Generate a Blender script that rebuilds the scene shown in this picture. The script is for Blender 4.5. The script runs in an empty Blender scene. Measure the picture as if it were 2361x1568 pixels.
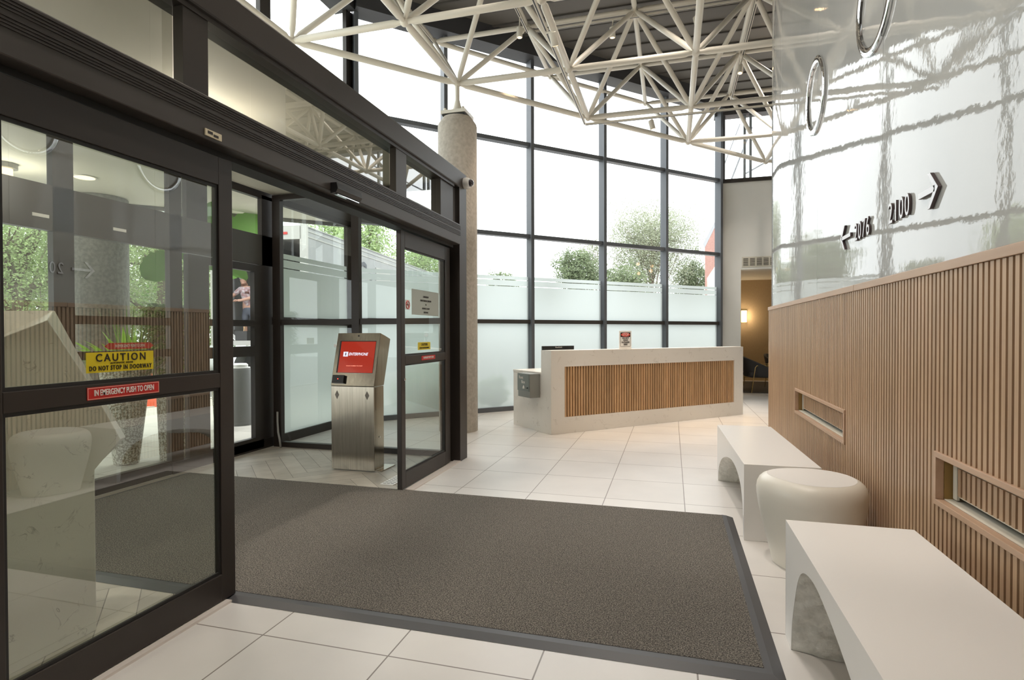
import bpy, bmesh, math, random
from math import sin, cos, pi, radians, sqrt, atan2
from mathutils import Vector, Matrix
random.seed(7)
sc = bpy.context.scene
COL = sc.collection

# ------------------------------------------------------------------ camera
F_PX, CXP, CYP, EYE = 1305.35, 1180.5, 784.0, 1.35
_yaw, _pit, _rol = radians(15.736), radians(-0.729), radians(-0.156)
_fw = Vector((-sin(_yaw)*cos(_pit), cos(_yaw)*cos(_pit), sin(_pit)))
_r0 = Vector((cos(_yaw), sin(_yaw), 0)); _u0 = _r0.cross(_fw)
_rt = _r0*cos(_rol) + _u0*sin(_rol); _up = -_r0*sin(_rol) + _u0*cos(_rol)
cam_data = bpy.data.cameras.new('camera'); cam = bpy.data.objects.new('camera', cam_data); COL.objects.link(cam)
M = Matrix.Identity(4)
for i in range(3):
    M[i][0] = _rt[i]; M[i][1] = _up[i]; M[i][2] = -_fw[i]
M[2][3] = EYE
cam.matrix_world = M
cam_data.sensor_width = 36.0; cam_data.lens = 36.0*F_PX/2361.0
cam_data.clip_start = 0.05; cam_data.clip_end = 300
sc.camera = cam
CAM = Vector((0, 0, EYE))
def ray(x, y): return _rt*((x-CXP)/F_PX) - _up*((y-CYP)/F_PX) + _fw
def atz(x, y, z=0.0):
    d = ray(x, y); return CAM + d*((z-EYE)/d.z)
def onp(x, y, n, c):
    n = Vector(n); d = ray(x, y); return CAM + d*((c-n.dot(CAM))/n.dot(d))
def atd(x, y, dep): return CAM + ray(x, y)*dep

# ------------------------------------------------------------------ world: overcast sky
w = bpy.data.worlds.new('overcast_sky'); sc.world = w; w.use_nodes = True
nt = w.node_tree; nt.nodes.clear()
wo = nt.nodes.new('ShaderNodeOutputWorld'); bg = nt.nodes.new('ShaderNodeBackground')
tc = nt.nodes.new('ShaderNodeTexCoord'); sp = nt.nodes.new('ShaderNodeSeparateXYZ')
rp = nt.nodes.new('ShaderNodeValToRGB'); nz = nt.nodes.new('ShaderNodeTexNoise'); mx = nt.nodes.new('ShaderNodeMixRGB')
nt.links.new(tc.outputs['Generated'], sp.inputs[0]); nt.links.new(sp.outputs[2], rp.inputs[0])
rp.color_ramp.elements[0].position = 0.0; rp.color_ramp.elements[0].color = (0.52, 0.54, 0.55, 1)
rp.color_ramp.elements[1].position = 0.9; rp.color_ramp.elements[1].color = (1, 1, 1, 1)
nz.inputs['Scale'].default_value = 2.2; nz.inputs['Detail'].default_value = 5
nt.links.new(tc.outputs['Generated'], nz.inputs['Vector'])
mx.blend_type = 'MULTIPLY'; mx.inputs[0].default_value = 0.12
nt.links.new(rp.outputs[0], mx.inputs[1]); nt.links.new(nz.outputs[0], mx.inputs[2])
nt.links.new(mx.outputs[0], bg.inputs[0]); bg.inputs[1].default_value = 4.6
nt.links.new(bg.outputs[0], wo.inputs[0])

sc.view_settings.view_transform = 'Standard'; sc.view_settings.look = 'None'
sc.view_settings.gamma = 1.0; sc.view_settings.use_curve_mapping = False
sc.view_settings.exposure = 0.25
cy = sc.cycles
cy.max_bounces = 10; cy.diffuse_bounces = 5; cy.glossy_bounces = 5; cy.transmission_bounces = 6
cy.transparent_max_bounces = 28; cy.caustics_reflective = False; cy.caustics_refractive = False
cy.sample_clamp_indirect = 6.0

# ------------------------------------------------------------------ materials
MATS = {}
def pm(name, col, rough=0.5, metal=0.0, **k):
    """principled material; k: noise=(scale, strength_col2, colour2), bump=(scale, strength), coat, ior, spec, emit, trans, island"""
    if name in MATS: return MATS[name]
    m = bpy.data.materials.new(name); m.use_nodes = True; MATS[name] = m
    n = m.node_tree; b = n.nodes['Principled BSDF']
    c4 = tuple(col)+(1,)
    b.inputs['Base Color'].default_value = c4; b.inputs['Roughness'].default_value = rough; b.inputs['Metallic'].default_value = metal
    m.diffuse_color = c4
    if 'spec' in k: b.inputs['Specular IOR Level'].default_value = k['spec']
    if 'ior' in k: b.inputs['IOR'].default_value = k['ior']
    if 'coat' in k: b.inputs['Coat Weight'].default_value = k['coat']; b.inputs['Coat Roughness'].default_value = k.get('coatr', 0.03)
    if 'coatior' in k: b.inputs['Coat IOR'].default_value = k['coatior']
    if 'emit' in k:
        b.inputs['Emission Color'].default_value = tuple(k['emit'][:3])+(1,); b.inputs['Emission Strength'].default_value = k['emit'][3]
    tcn = None
    def coords(sx=(1, 1, 1)):
        t = n.nodes.new('ShaderNodeTexCoord'); mp = n.nodes.new('ShaderNodeMapping')
        mp.inputs['Scale'].default_value = sx; n.links.new(t.outputs['Object'], mp.inputs[0]); return mp.outputs[0]
    colsock = None
    if 'noise' in k:
        s, lo, hi, c2 = k['noise'][:4]; st = k['noise'][4] if len(k['noise']) > 4 else (1, 1, 1)
        t = n.nodes.new('ShaderNodeTexNoise'); t.inputs['Scale'].default_value = s; t.inputs['Detail'].default_value = 6
        n.links.new(coords(st), t.inputs['Vector'])
        r = n.nodes.new('ShaderNodeValToRGB'); r.color_ramp.elements[0].position = lo; r.color_ramp.elements[1].position = hi
        r.color_ramp.elements[0].color = c4; r.color_ramp.elements[1].color = tuple(c2)+(1,)
        n.links.new(t.outputs[0], r.inputs[0]); colsock = r.outputs[0]
    if 'island' in k:
        g = n.nodes.new('ShaderNodeNewGeometry'); h = n.nodes.new('ShaderNodeHueSaturation')
        ma = n.nodes.new('ShaderNodeMapRange'); ma.inputs['To Min'].default_value = 1-k['island']; ma.inputs['To Max'].default_value = 1+k['island']
        n.links.new(g.outputs['Random Per Island'], ma.inputs[0]); n.links.new(ma.outputs[0], h.inputs['Value'])
        if colsock: n.links.new(colsock, h.inputs['Color'])
        else: h.inputs['Color'].default_value = c4
        colsock = h.outputs[0]
    if colsock: n.links.new(colsock, b.inputs['Base Color'])
    if 'bump' in k:
        s, st, dist = k['bump'][:3]; sx = k['bump'][3] if len(k['bump']) > 3 else (1, 1, 1)
        det = k['bump'][4] if len(k['bump']) > 4 else 5
        t = n.nodes.new('ShaderNodeTexNoise'); t.inputs['Scale'].default_value = s; t.inputs['Detail'].default_value = det
        n.links.new(coords(sx), t.inputs['Vector'])
        bu = n.nodes.new('ShaderNodeBump'); bu.inputs['Strength'].default_value = st; bu.inputs['Distance'].default_value = dist
        n.links.new(t.outputs[0], bu.inputs['Height']); n.links.new(bu.outputs[0], b.inputs['Normal'])
        if 'coat' in k: n.links.new(bu.outputs[0], b.inputs['Coat Normal'])
    return m

def glassmat(name, tint, ior=1.5, boost=1.0):
    m = bpy.data.materials.new(name); m.use_nodes = True; MATS[name] = m
    n = m.node_tree; n.nodes.clear()
    o = n.nodes.new('ShaderNodeOutputMaterial'); t = n.nodes.new('ShaderNodeBsdfTransparent'); g = n.nodes.new('ShaderNodeBsdfGlossy')
    mxs = n.nodes.new('ShaderNodeMixShader')
    t.inputs[0].default_value = tuple(tint)+(1,); g.inputs['Roughness'].default_value = 0.0
    lw = n.nodes.new('ShaderNodeLayerWeight'); lw.inputs[0].default_value = 0.5     # Facing = 1-|N.I|, the same from both sides
    pw_ = n.nodes.new('ShaderNodeMath'); pw_.operation = 'POWER'; pw_.inputs[1].default_value = 4.5
    n.links.new(lw.outputs['Facing'], pw_.inputs[0])
    mu = n.nodes.new('ShaderNodeMath'); mu.operation = 'MULTIPLY_ADD'; mu.use_clamp = True
    f0 = ((ior-1)/(ior+1))**2*2*boost; mu.inputs[1].default_value = 1-f0; mu.inputs[2].default_value = f0
    n.links.new(pw_.outputs[0], mu.inputs[0]); n.links.new(mu.outputs[0], mxs.inputs[0])
    n.links.new(t.outputs[0], mxs.inputs[1]); n.links.new(g.outputs[0], mxs.inputs[2]); n.links.new(mxs.outputs[0], o.inputs[0])
    return m
def frostmat(name, tint, clear=0.3):
    m = bpy.data.materials.new(name); m.use_nodes = True; MATS[name] = m
    n = m.node_tree; n.nodes.clear()
    o = n.nodes.new('ShaderNodeOutputMaterial'); t = n.nodes.new('ShaderNodeBsdfTranslucent'); r = n.nodes.new('ShaderNodeBsdfRefraction')
    d = n.nodes.new('ShaderNodeBsdfDiffuse'); m1 = n.nodes.new('ShaderNodeMixShader'); m2 = n.nodes.new('ShaderNodeMixShader')
    t.inputs[0].default_value = tuple(tint)+(1,); r.inputs['Color'].default_value = tuple(tint)+(1,); r.inputs['Roughness'].default_value = 0.38; r.inputs['IOR'].default_value = 1.25
    d.inputs[0].default_value = (0.75, 0.8, 0.8, 1)
    m1.inputs[0].default_value = clear; n.links.new(t.outputs[0], m1.inputs[1]); n.links.new(r.outputs[0], m1.inputs[2])
    m2.inputs[0].default_value = 0.25; n.links.new(m1.outputs[0], m2.inputs[1]); n.links.new(d.outputs[0], m2.inputs[2])
    n.links.new(m2.outputs[0], o.inputs[0]); return m
def emat(name, col, s):
    m = bpy.data.materials.new(name); m.use_nodes = True; MATS[name] = m
    n = m.node_tree; n.nodes.clear(); o = n.nodes.new('ShaderNodeOutputMaterial'); e = n.nodes.new('ShaderNodeEmission')
    e.inputs[0].default_value = tuple(col)+(1,); e.inputs[1].default_value = s; n.links.new(e.outputs[0], o.inputs[0]); return m

def tilemat(name, c1, c2, mortar, tw, th, ox, oy, mw=0.004, offset=0.0, rough=0.35, bumpn=True):
    m = bpy.data.materials.new(name); m.use_nodes = True; MATS[name] = m
    n = m.node_tree; b = n.nodes['Principled BSDF']
    g = n.nodes.new('ShaderNodeNewGeometry'); mp = n.nodes.new('ShaderNodeMapping'); mp.inputs['Location'].default_value = (-ox, -oy, 0)
    br = n.nodes.new('ShaderNodeTexBrick'); br.offset = offset; br.squash = 1
    br.inputs['Scale'].default_value = 1; br.inputs['Brick Width'].default_value = tw; br.inputs['Row Height'].default_value = th
    br.inputs['Mortar Size'].default_value = mw; br.inputs['Mortar Smooth'].default_value = 0.1
    br.inputs['Color1'].default_value = tuple(c1)+(1,); br.inputs['Color2'].default_value = tuple(c2)+(1,); br.inputs['Mortar'].default_value = tuple(mortar)+(1,)
    n.links.new(g.outputs['Position'], mp.inputs[0]); n.links.new(mp.outputs[0], br.inputs[0])
    nn = n.nodes.new('ShaderNodeTexNoise'); nn.inputs['Scale'].default_value = 3; nn.inputs['Detail'].default_value = 7
    n.links.new(g.outputs['Position'], nn.inputs['Vector'])
    r = n.nodes.new('ShaderNodeMapRange'); r.inputs['To Min'].default_value = 0.9; r.inputs['To Max'].default_value = 1.08; n.links.new(nn.outputs[0], r.inputs[0])
    h = n.nodes.new('ShaderNodeHueSaturation'); n.links.new(r.outputs[0], h.inputs['Value']); n.links.new(br.outputs[0], h.inputs['Color'])
    n.links.new(h.outputs[0], b.inputs['Base Color']); b.inputs['Roughness'].default_value = rough
    return m

BRONZE = pm('dark_bronze_metal', (0.030, 0.023, 0.019), 0.42, 0.1, bump=(40, 0.02, 0.002))
BRONZE2 = pm('bronze_fascia', (0.055, 0.047, 0.042), 0.45, 0.2)
BLACKM = pm('black_rubber', (0.012, 0.011, 0.010), 0.55)
ALU = pm('dark_grey_mullion', (0.13, 0.14, 0.155), 0.45, 0.2)
SILL = pm('aluminium_strip', (0.70, 0.64, 0.59), 0.45, 0.1)
GLASS = glassmat('clear_glass', (0.90, 0.95, 0.93), 1.5, 1.0)
GLASSC = glassmat('curtain_glass', (0.95, 0.98, 0.98), 1.45, 0.8)
GLASSD = glassmat('door_glass', (0.82, 0.87, 0.80), 1.55, 2.5)
GLASST = glassmat('transom_glass', (0.66, 0.68, 0.61), 1.6, 2.3)
FROST = frostmat('frosted_film', (0.50, 0.54, 0.525))
TILE = tilemat('floor_tile', (0.71, 0.685, 0.66), (0.675, 0.65, 0.625), (0.22, 0.19, 0.17), 0.62, 0.628, -0.52, 2.12, 0.0035)
WHITE = pm('white_glossy_panel', (0.455, 0.45, 0.43), 0.5, spec=0.0, coat=1.0, coatr=0.0, coatior=1.47, bump=(2.6, 0.22, 0.010, (1, 1, 0.9), 8))
WPAINT = pm('white_paint', (0.84, 0.83, 0.785), 0.6, noise=(2, .3, .7, (0.80, 0.79, 0.745)))
CEILB = pm('beige_soffit', (0.84, 0.80, 0.70), 0.7)
CEILD = pm('dark_grey_deck', (0.125, 0.113, 0.10), 0.6, bump=(2, 0.1, 0.01, (1, 8, 1)))
CEILD2 = pm('dark_deck_seam', (0.095, 0.086, 0.077), 0.6)
TUBE = pm('cream_painted_steel', (0.78, 0.735, 0.65), 0.42, coat=0.2)
WOOD = pm('walnut_slats', (0.41, 0.265, 0.16), 0.42, noise=(9, .3, .75, (0.51, 0.345, 0.215), (2, 2, 0.25)), island=0.10, bump=(60, 0.08, 0.002, (1, 1, 0.05)))
WOODL = pm('walnut_rail', (0.44, 0.285, 0.185), 0.4, noise=(9, .3, .75, (0.52, 0.345, 0.235), (2, 0.25, 2)))
WOODB = pm('slat_backing', (0.07, 0.03, 0.012), 0.8)
WOODD = pm('oak_desk_slats', (0.48, 0.29, 0.145), 0.45, noise=(12, .3, .75, (0.60, 0.38, 0.20), (2, 2, 0.25)), island=0.16)
def quartz(name, base, vein, sc_=3.0):
    m = bpy.data.materials.new(name); m.use_nodes = True; MATS[name] = m
    n = m.node_tree; b = n.nodes['Principled BSDF']
    t = n.nodes.new('ShaderNodeTexCoord'); a = n.nodes.new('ShaderNodeTexNoise'); a.inputs['Scale'].default_value = sc_; a.inputs['Detail'].default_value = 8
    a.inputs['Distortion'].default_value = 1.6
    n.links.new(t.outputs['Object'], a.inputs['Vector'])
    r = n.nodes.new('ShaderNodeValToRGB'); r.color_ramp.elements[0].position = 0.485; r.color_ramp.elements[1].position = 0.515
    e = r.color_ramp.elements.new(0.5)
    r.color_ramp.elements[0].color = (0, 0, 0, 1); r.color_ramp.elements[1].color = (1, 1, 1, 1); r.color_ramp.elements[2].color = (0, 0, 0, 1)
    n.links.new(a.outputs[0], r.inputs[0])
    a2 = n.nodes.new('ShaderNodeTexNoise'); a2.inputs['Scale'].default_value = sc_*1.7; n.links.new(t.outputs['Object'], a2.inputs['Vector'])
    r2 = n.nodes.new('ShaderNodeValToRGB'); r2.color_ramp.elements[0].position = 0.52; r2.color_ramp.elements[1].position = 0.68; n.links.new(a2.outputs[0], r2.inputs[0])
    mu = n.nodes.new('ShaderNodeMath'); mu.operation = 'MULTIPLY'; n.links.new(r.outputs[0], mu.inputs[0]); n.links.new(r2.outputs[0], mu.inputs[1])
    mxc = n.nodes.new('ShaderNodeMixRGB'); mxc.inputs[1].default_value = tuple(base)+(1,); mxc.inputs[2].default_value = tuple(vein)+(1,)
    n.links.new(mu.outputs[0], mxc.inputs[0]); n.links.new(mxc.outputs[0], b.inputs['Base Color']); b.inputs['Roughness'].default_value = 0.3
    return m
QUARTZ = quartz('white_quartz', (0.80, 0.765, 0.71), (0.50, 0.46, 0.40), 5.0)
QUARTZ2 = quartz('veined_quartz', (0.90, 0.875, 0.80), (0.45, 0.43, 0.38), 7.0)
STONEW = pm('white_cast_stone', (0.80, 0.775, 0.745), 0.32, bump=(60, 0.03, 0.002))
STONER = pm('chiselled_stone', (0.80, 0.785, 0.73), 0.85, noise=(30, .3, .7, (0.62, 0.605, 0.55)), bump=(30, 0.6, 0.015))
STONEC = pm('cream_cast_stone', (0.74, 0.70, 0.62), 0.34)
CHROME = pm('chrome', (0.75, 0.75, 0.76), 0.05, 1.0)
STEEL = pm('brushed_steel', (0.60, 0.55, 0.47), 0.17, 1.0, bump=(90, 0.02, 0.001, (1, 1, 0.02)), noise=(25, .2, .8, (0.42, 0.385, 0.33), (3, 3, 0.1)))
STEELD = pm('grey_metal_box', (0.30, 0.30, 0.28), 0.4, 0.6)
BLACK = pm('black_plastic', (0.012, 0.012, 0.013), 0.35)
MATC = pm('mat_pile', (0.062, 0.056, 0.049), 0.95, noise=(170, .42, .62, (0.29, 0.263, 0.225)), bump=(140, 1.0, 0.012))
MATB = pm('mat_rubber_edge', (0.075, 0.075, 0.08), 0.42)
LTXT = pm('dark_letter_side', (0.08, 0.055, 0.055), 0.4)
LFACE = pm('letter_face', (0.80, 0.80, 0.84), 0.35)
YEL = pm('yellow_sticker', (0.72, 0.56, 0.01), 0.45)
RED = pm('red_sticker', (0.55, 0.015, 0.012), 0.4)
PINK = pm('sticker_outline', (0.85, 0.40, 0.33), 0.5)
BLK = pm('black_ink', (0.02, 0.012, 0.008), 0.5)
WHT = pm('white_ink', (0.82, 0.78, 0.74), 0.5)
PAPER = pm('white_plastic', (0.80, 0.79, 0.77), 0.5)
WARM = emat('warm_lamp', (1.0, 0.62, 0.30), 9.0)
WARML = emat('warm_lens', (1.0, 0.62, 0.30), 5.0)
DOWN = emat('downlight_lens', (1.0, 0.72, 0.42), 3.2)
ASPH = pm('asphalt', (0.27, 0.27, 0.275), 0.8, noise=(30, .3, .7, (0.23, 0.23, 0.235)))
PAVE = tilemat('pavers', (0.55, 0.51, 0.46), (0.50, 0.47, 0.43), (0.33, 0.30, 0.27), 0.9, 0.6, 0.0, 0.0, 0.008, 0.5, 0.8)
def columnmat():
    m = bpy.data.materials.new('chevron_textured_concrete'); m.use_nodes = True; MATS[m.name] = m
    n = m.node_tree; b = n.nodes['Principled BSDF']; L = n.links
    t = n.nodes.new('ShaderNodeTexCoord'); s = n.nodes.new('ShaderNodeSeparateXYZ'); L.new(t.outputs['Object'], s.inputs[0])
    def mt(op, a, b_=None):
        q = n.nodes.new('ShaderNodeMath'); q.operation = op
        for i, v in enumerate((a, b_)):
            if v is None: continue
            if isinstance(v, (int, float)): q.inputs[i].default_value = v
            else: L.new(v, q.inputs[i])
        return q.outputs[0]
    th = mt('MULTIPLY', mt('ARCTAN2', s.outputs[1], s.outputs[0]), 24/(2*pi)*0.5)
    zig = mt('ABSOLUTE', mt('SUBTRACT', mt('FRACT', th), 0.5))
    v = mt('FRACT', mt('MULTIPLY', mt('ADD', s.outputs[2], mt('MULTIPLY', zig, 0.14)), 19.0))
    nn = n.nodes.new('ShaderNodeTexNoise'); nn.inputs['Scale'].default_value = 22; nn.inputs['Detail'].default_value = 5; L.new(t.outputs['Object'], nn.inputs['Vector'])
    hgt = mt('ADD', mt('ABSOLUTE', mt('SUBTRACT', v, 0.5)), mt('MULTIPLY', nn.outputs[0], 0.8))
    bu = n.nodes.new('ShaderNodeBump'); bu.inputs['Strength'].default_value = 0.35; bu.inputs['Distance'].default_value = 0.008; L.new(hgt, bu.inputs['Height']); L.new(bu.outputs[0], b.inputs['Normal'])
    r = n.nodes.new('ShaderNodeValToRGB'); r.color_ramp.elements[0].position = 0.3; r.color_ramp.elements[1].position = 0.7
    r.color_ramp.elements[0].color = (0.40, 0.355, 0.30, 1); r.color_ramp.elements[1].color = (0.52, 0.475, 0.41, 1)
    L.new(nn.outputs[0], r.inputs[0]); L.new(r.outputs[0], b.inputs['Base Color']); b.inputs['Roughness'].default_value = 0.8
    return m
COLM = columnmat()
TERR = pm('terrazzo_aggregate', (0.62, 0.60, 0.54), 0.75, noise=(55, .45, .55, (0.22, 0.20, 0.15)))
def leafmat(name, col, rough=0.6, island=0.3):
    m = pm(name, col, rough, island=island); n = m.node_tree; b = n.nodes['Principled BSDF']; o = n.nodes['Material Output']
    t = n.nodes.new('ShaderNodeBsdfTranslucent'); x = n.nodes.new('ShaderNodeMixShader'); x.inputs[0].default_value = 0.45
    lk = b.inputs['Base Color'].links
    if lk: n.links.new(lk[0].from_socket, t.inputs[0])
    n.links.new(b.outputs[0], x.inputs[1]); n.links.new(t.outputs[0], x.inputs[2]); n.links.new(x.outputs[0], o.inputs[0]); return m
LEAFB = leafmat('bright_leaf', (0.38, 0.66, 0.08), 0.5, island=0.3)
LEAFG = leafmat('green_leaf', (0.18, 0.32, 0.08), 0.6, island=0.35)
LEAFL = leafmat('locust_leaf', (0.40, 0.50, 0.24), 0.6, island=0.35)
LEAFP = leafmat('pine_needles', (0.20, 0.25, 0.14), 0.7, island=0.35)
LEAFY = leafmat('grey_green_leaf', (0.33, 0.36, 0.25), 0.7, island=0.3)
BARK = pm('bark', (0.17, 0.135, 0.105), 0.9, noise=(12, .3, .7, (0.26, 0.215, 0.17), (1, 1, 0.3)))
STEM = pm('stem', (0.22, 0.30, 0.08), 0.6)
CONE = pm('orange_cone', (0.85, 0.12, 0.05), 0.5)
BRICK = pm('red_brick', (0.42, 0.25, 0.215), 0.85, noise=(14, .35, .65, (0.36, 0.20, 0.17), (1, 1, 3)))
TRUCKM = pm('trailer_side', (0.30, 0.30, 0.30), 0.45, noise=(3, .3, .7, (0.26, 0.26, 0.26)))
TRUCKT = pm('trailer_trim', (0.38, 0.37, 0.345), 0.5)
TAN = pm('tan_wallpaper', (0.50, 0.37, 0.22), 0.7, noise=(80, .3, .7, (0.45, 0.33, 0.19), (1, 1, 0.2)))
DARKF = pm('charcoal_upholstery', (0.035, 0.033, 0.034), 0.7)
BRASS = pm('brass_wire', (0.65, 0.47, 0.20), 0.3, 1.0)
RUG = pm('dark_rug', (0.09, 0.08, 0.07), 0.95, noise=(60, .3, .7, (0.05, 0.045, 0.04)))
CREAM = pm('cream_register', (0.70, 0.66, 0.56), 0.5)

# ------------------------------------------------------------------ mesh helpers
class MB:
    def __init__(s): s.v = []; s.f = []
    def add(s, vs, fs):
        o = len(s.v); s.v += [tuple(p) for p in vs]; s.f += [tuple(i+o for i in f) for f in fs]; return s
    def box(s, x0, x1, y0, y1, z0, z1):
        if x0 > x1: x0, x1 = x1, x0
        if y0 > y1: y0, y1 = y1, y0
        if z0 > z1: z0, z1 = z1, z0
        return s.add([(x0,y0,z0),(x1,y0,z0),(x1,y1,z0),(x0,y1,z0),(x0,y0,z1),(x1,y0,z1),(x1,y1,z1),(x0,y1,z1)],
                     [(0,3,2,1),(4,5,6,7),(0,1,5,4),(1,2,6,5),(2,3,7,6),(3,0,4,7)])
    def obox(s, o, a, b, c):
        """box from corner o with edge vectors a,b,c (right-handed)"""
        o, a, b, c = map(Vector, (o, a, b, c))
        if a.cross(b).dot(c) < 0: a, b = b, a
        P = [o, o+a, o+a+b, o+b, o+c, o+a+c, o+a+b+c, o+b+c]
        return s.add(P, [(0,3,2,1),(4,5,6,7),(0,1,5,4),(1,2,6,5),(2,3,7,6),(3,0,4,7)])
    def tube(s, pts, r, n=10, cap=True):
        pts = [Vector(p) for p in pts]; rs = r if isinstance(r, (list, tuple)) else [r]*len(pts)
        rings = []; prev = None
        for i, p in enumerate(pts):
            d = (pts[min(i+1, len(pts)-1)]-pts[max(i-1, 0)])
            d = d.normalized() if d.length > 1e-9 else Vector((0, 0, 1))
            if prev is None:
                a = d.orthogonal().normalized()
            else:
                a = prev - d*prev.dot(d); a = a.normalized() if a.length > 1e-6 else d.orthogonal().normalized()
            prev = a; b = d.cross(a)
            rings.append([p + (a*cos(2*pi*k/n)+b*sin(2*pi*k/n))*rs[i] for k in range(n)])
        vs = [q for rg in rings for q in rg]; fs = []
        for i in range(len(pts)-1):
            for k in range(n):
                fs.append((i*n+k, i*n+(k+1) % n, (i+1)*n+(k+1) % n, (i+1)*n+k))
        if cap:
            fs.append(tuple(range(n-1, -1, -1))); fs.append(tuple((len(pts)-1)*n+k for k in range(n)))
        return s.add(vs, fs)
    def lathe(s, prof, c=(0, 0, 0), n=32, axis='z', cap=True):
        vs = []; fs = []
        for r, z in prof:
            for k in range(n):
                a = 2*pi*k/n; vs.append((c[0]+r*cos(a), c[1]+r*sin(a), c[2]+z))
        for i in range(len(prof)-1):
            for k in range(n):
                fs.append((i*n+k, i*n+(k+1) % n, (i+1)*n+(k+1) % n, (i+1)*n+k))
        if cap:
            fs.append(tuple(range(n-1, -1, -1))); fs.append(tuple((len(prof)-1)*n+k for k in range(n)))
        if axis != 'z':
            vs = [Vector(v)-Vector(c) for v in vs]
            if axis == 'x': vs = [(c[0]+v.z, c[1]+v.x, c[2]+v.y) for v in vs]
            if axis == 'y': vs = [(c[0]+v.x, c[1]+v.z, c[2]-v.y) for v in vs]
        return s.add(vs, fs)
    def prism(s, poly, d):
        """poly: list of 3d pts, extruded by vector d"""
        d = Vector(d); P = [Vector(p) for p in poly]; n = len(P)
        nr = Vector((0, 0, 0))
        for i in range(n): nr += P[i].cross(P[(i+1) % n])
        if nr.dot(d) > 0: P.reverse()
        return s.add(P+[p+d for p in P], [tuple(range(n)), tuple(range(2*n-1, n-1, -1))] + [(i, n+i, n+(i+1) % n, (i+1) % n) for i in range(n)])
    def sphere(s, c, r, n=12, m=8):
        rr = r if isinstance(r, (tuple, list)) else (r, r, r)
        vs = []; fs = []
        for i in range(1, m):
            for k in range(n):
                t = pi*i/m; a = 2*pi*k/n
                vs.append((c[0]+rr[0]*sin(t)*cos(a), c[1]+rr[1]*sin(t)*sin(a), c[2]+rr[2]*cos(t)))
        vs += [(c[0], c[1], c[2]+rr[2]), (c[0], c[1], c[2]-rr[2])]; T = len(vs)-2; B = T+1
        for i in range(m-2):
            for k in range(n): fs.append((i*n+k, (i+1)*n+k, (i+1)*n+(k+1) % n, i*n+(k+1) % n))
        for k in range(n):
            fs.append((T, k, (k+1) % n)); fs.append((B, (m-2)*n+(k+1) % n, (m-2)*n+k))
        return s.add(vs, fs)
    def build(s, name, mat, parent=None, smooth=False, bevel=0, origin=None, seg=2):
        vs = s.v
        if origin is None and parent is None and vs:
            xs = [v[0] for v in vs]; ys = [v[1] for v in vs]; zs = [v[2] for v in vs]
            origin = ((min(xs)+max(xs))/2, (min(ys)+max(ys))/2, min(zs))
        off = Vector((0, 0, 0))
        if origin is not None: off = Vector(origin)
        elif parent is not None: off = parent.matrix_world.translation if parent.parent is None else Vector(parent.get('_o', (0, 0, 0)))
        me = bpy.data.meshes.new(name); me.from_pydata([Vector(v)-off for v in vs], [], s.f); me.update()
        o = bpy.data.objects.new(name, me); COL.objects.link(o)
        me.materials.append(mat)
        if parent is None: o.location = off
        else:
            o.parent = parent
        if smooth:
            me.polygons.foreach_set('use_smooth', [True]*len(me.polygons))
            if smooth == 'auto':
                me.set_sharp_from_angle(angle=radians(40))
        if bevel:
            bm_ = o.modifiers.new('bevel', 'BEVEL'); bm_.width = bevel; bm_.segments = seg; bm_.limit_method = 'ANGLE'
            bm_.harden_normals = False
        return o

OFF = {}
def root(name, loc, label=None, cat=None, group=None, kind=None):
    o = bpy.data.objects.new(name, None); COL.objects.link(o); o.location = loc; o.empty_display_size = 0.1
    bpy.context.view_layer.update() if False else None
    o.matrix_world = Matrix.Translation(loc)
    return tag(o, label, cat, group, kind)
def tag(o, label=None, cat=None, group=None, kind=None):
    if label: o['label'] = label
    if cat: o['category'] = cat
    if group: o['group'] = group
    if kind: o['kind'] = kind
    return o
def part(mb, name, mat, parent, **k):
    """child whose coordinates were given in world space (parent unrotated, possibly nested)"""
    wt = Vector((0, 0, 0)); p = parent
    while p is not None: wt += p.location; p = p.parent
    o = mb.build(name, mat, parent, origin=tuple(wt), **k)
    return o
def struct(mb, name, mat, label, cat='structure', **k):
    o = mb.build(name, mat, None, **k); return tag(o, label, cat, kind='structure')
def worldloc(p):
    wt = Vector((0, 0, 0))
    while p is not None: wt += p.location; p = p.parent
    return wt
def text(s, pos, right, up, size, mat, parent, name='lettering', extrude=0.001, xs=1.0, space=1.0, align='CENTER', shear=0.0, bev=0):
    cu = bpy.data.curves.new(name, 'FONT'); cu.body = s; cu.size = size; cu.extrude = extrude; cu.align_x = align; cu.align_y = 'CENTER'
    cu.space_character = space; cu.shear = shear; cu.offset = bev; cu.resolution_u = 3
    cu.materials.append(mat)
    tmp = bpy.data.objects.new(name, cu); me = bpy.data.meshes.new_from_object(tmp)
    bpy.data.objects.remove(tmp); bpy.data.curves.remove(cu); me.name = name
    o = bpy.data.objects.new(name, me); COL.objects.link(o)
    r = Vector(right).normalized(); u = Vector(up); u = (u - r*u.dot(r)).normalized(); n = r.cross(u)
    Mx = Matrix.Identity(4)
    for i in range(3):
        Mx[i][0] = r[i]*xs; Mx[i][1] = u[i]; Mx[i][2] = n[i]; Mx[i][3] = pos[i]
    if parent is not None:
        wt = worldloc(parent); o.parent = parent
        Mx = Matrix.Translation(-wt) @ Mx
    o.matrix_local = Mx
    return o
def copy_thing(src, loc=None):
    c = src.copy(); COL.objects.link(c)
    if loc is not None: c.location = loc
    for ch in src.children:
        d = ch.copy(); COL.objects.link(d); d.parent = c
        for g in ch.children:
            e = g.copy(); COL.objects.link(e); e.parent = d
    return c
S2 = sqrt(0.5)
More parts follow.
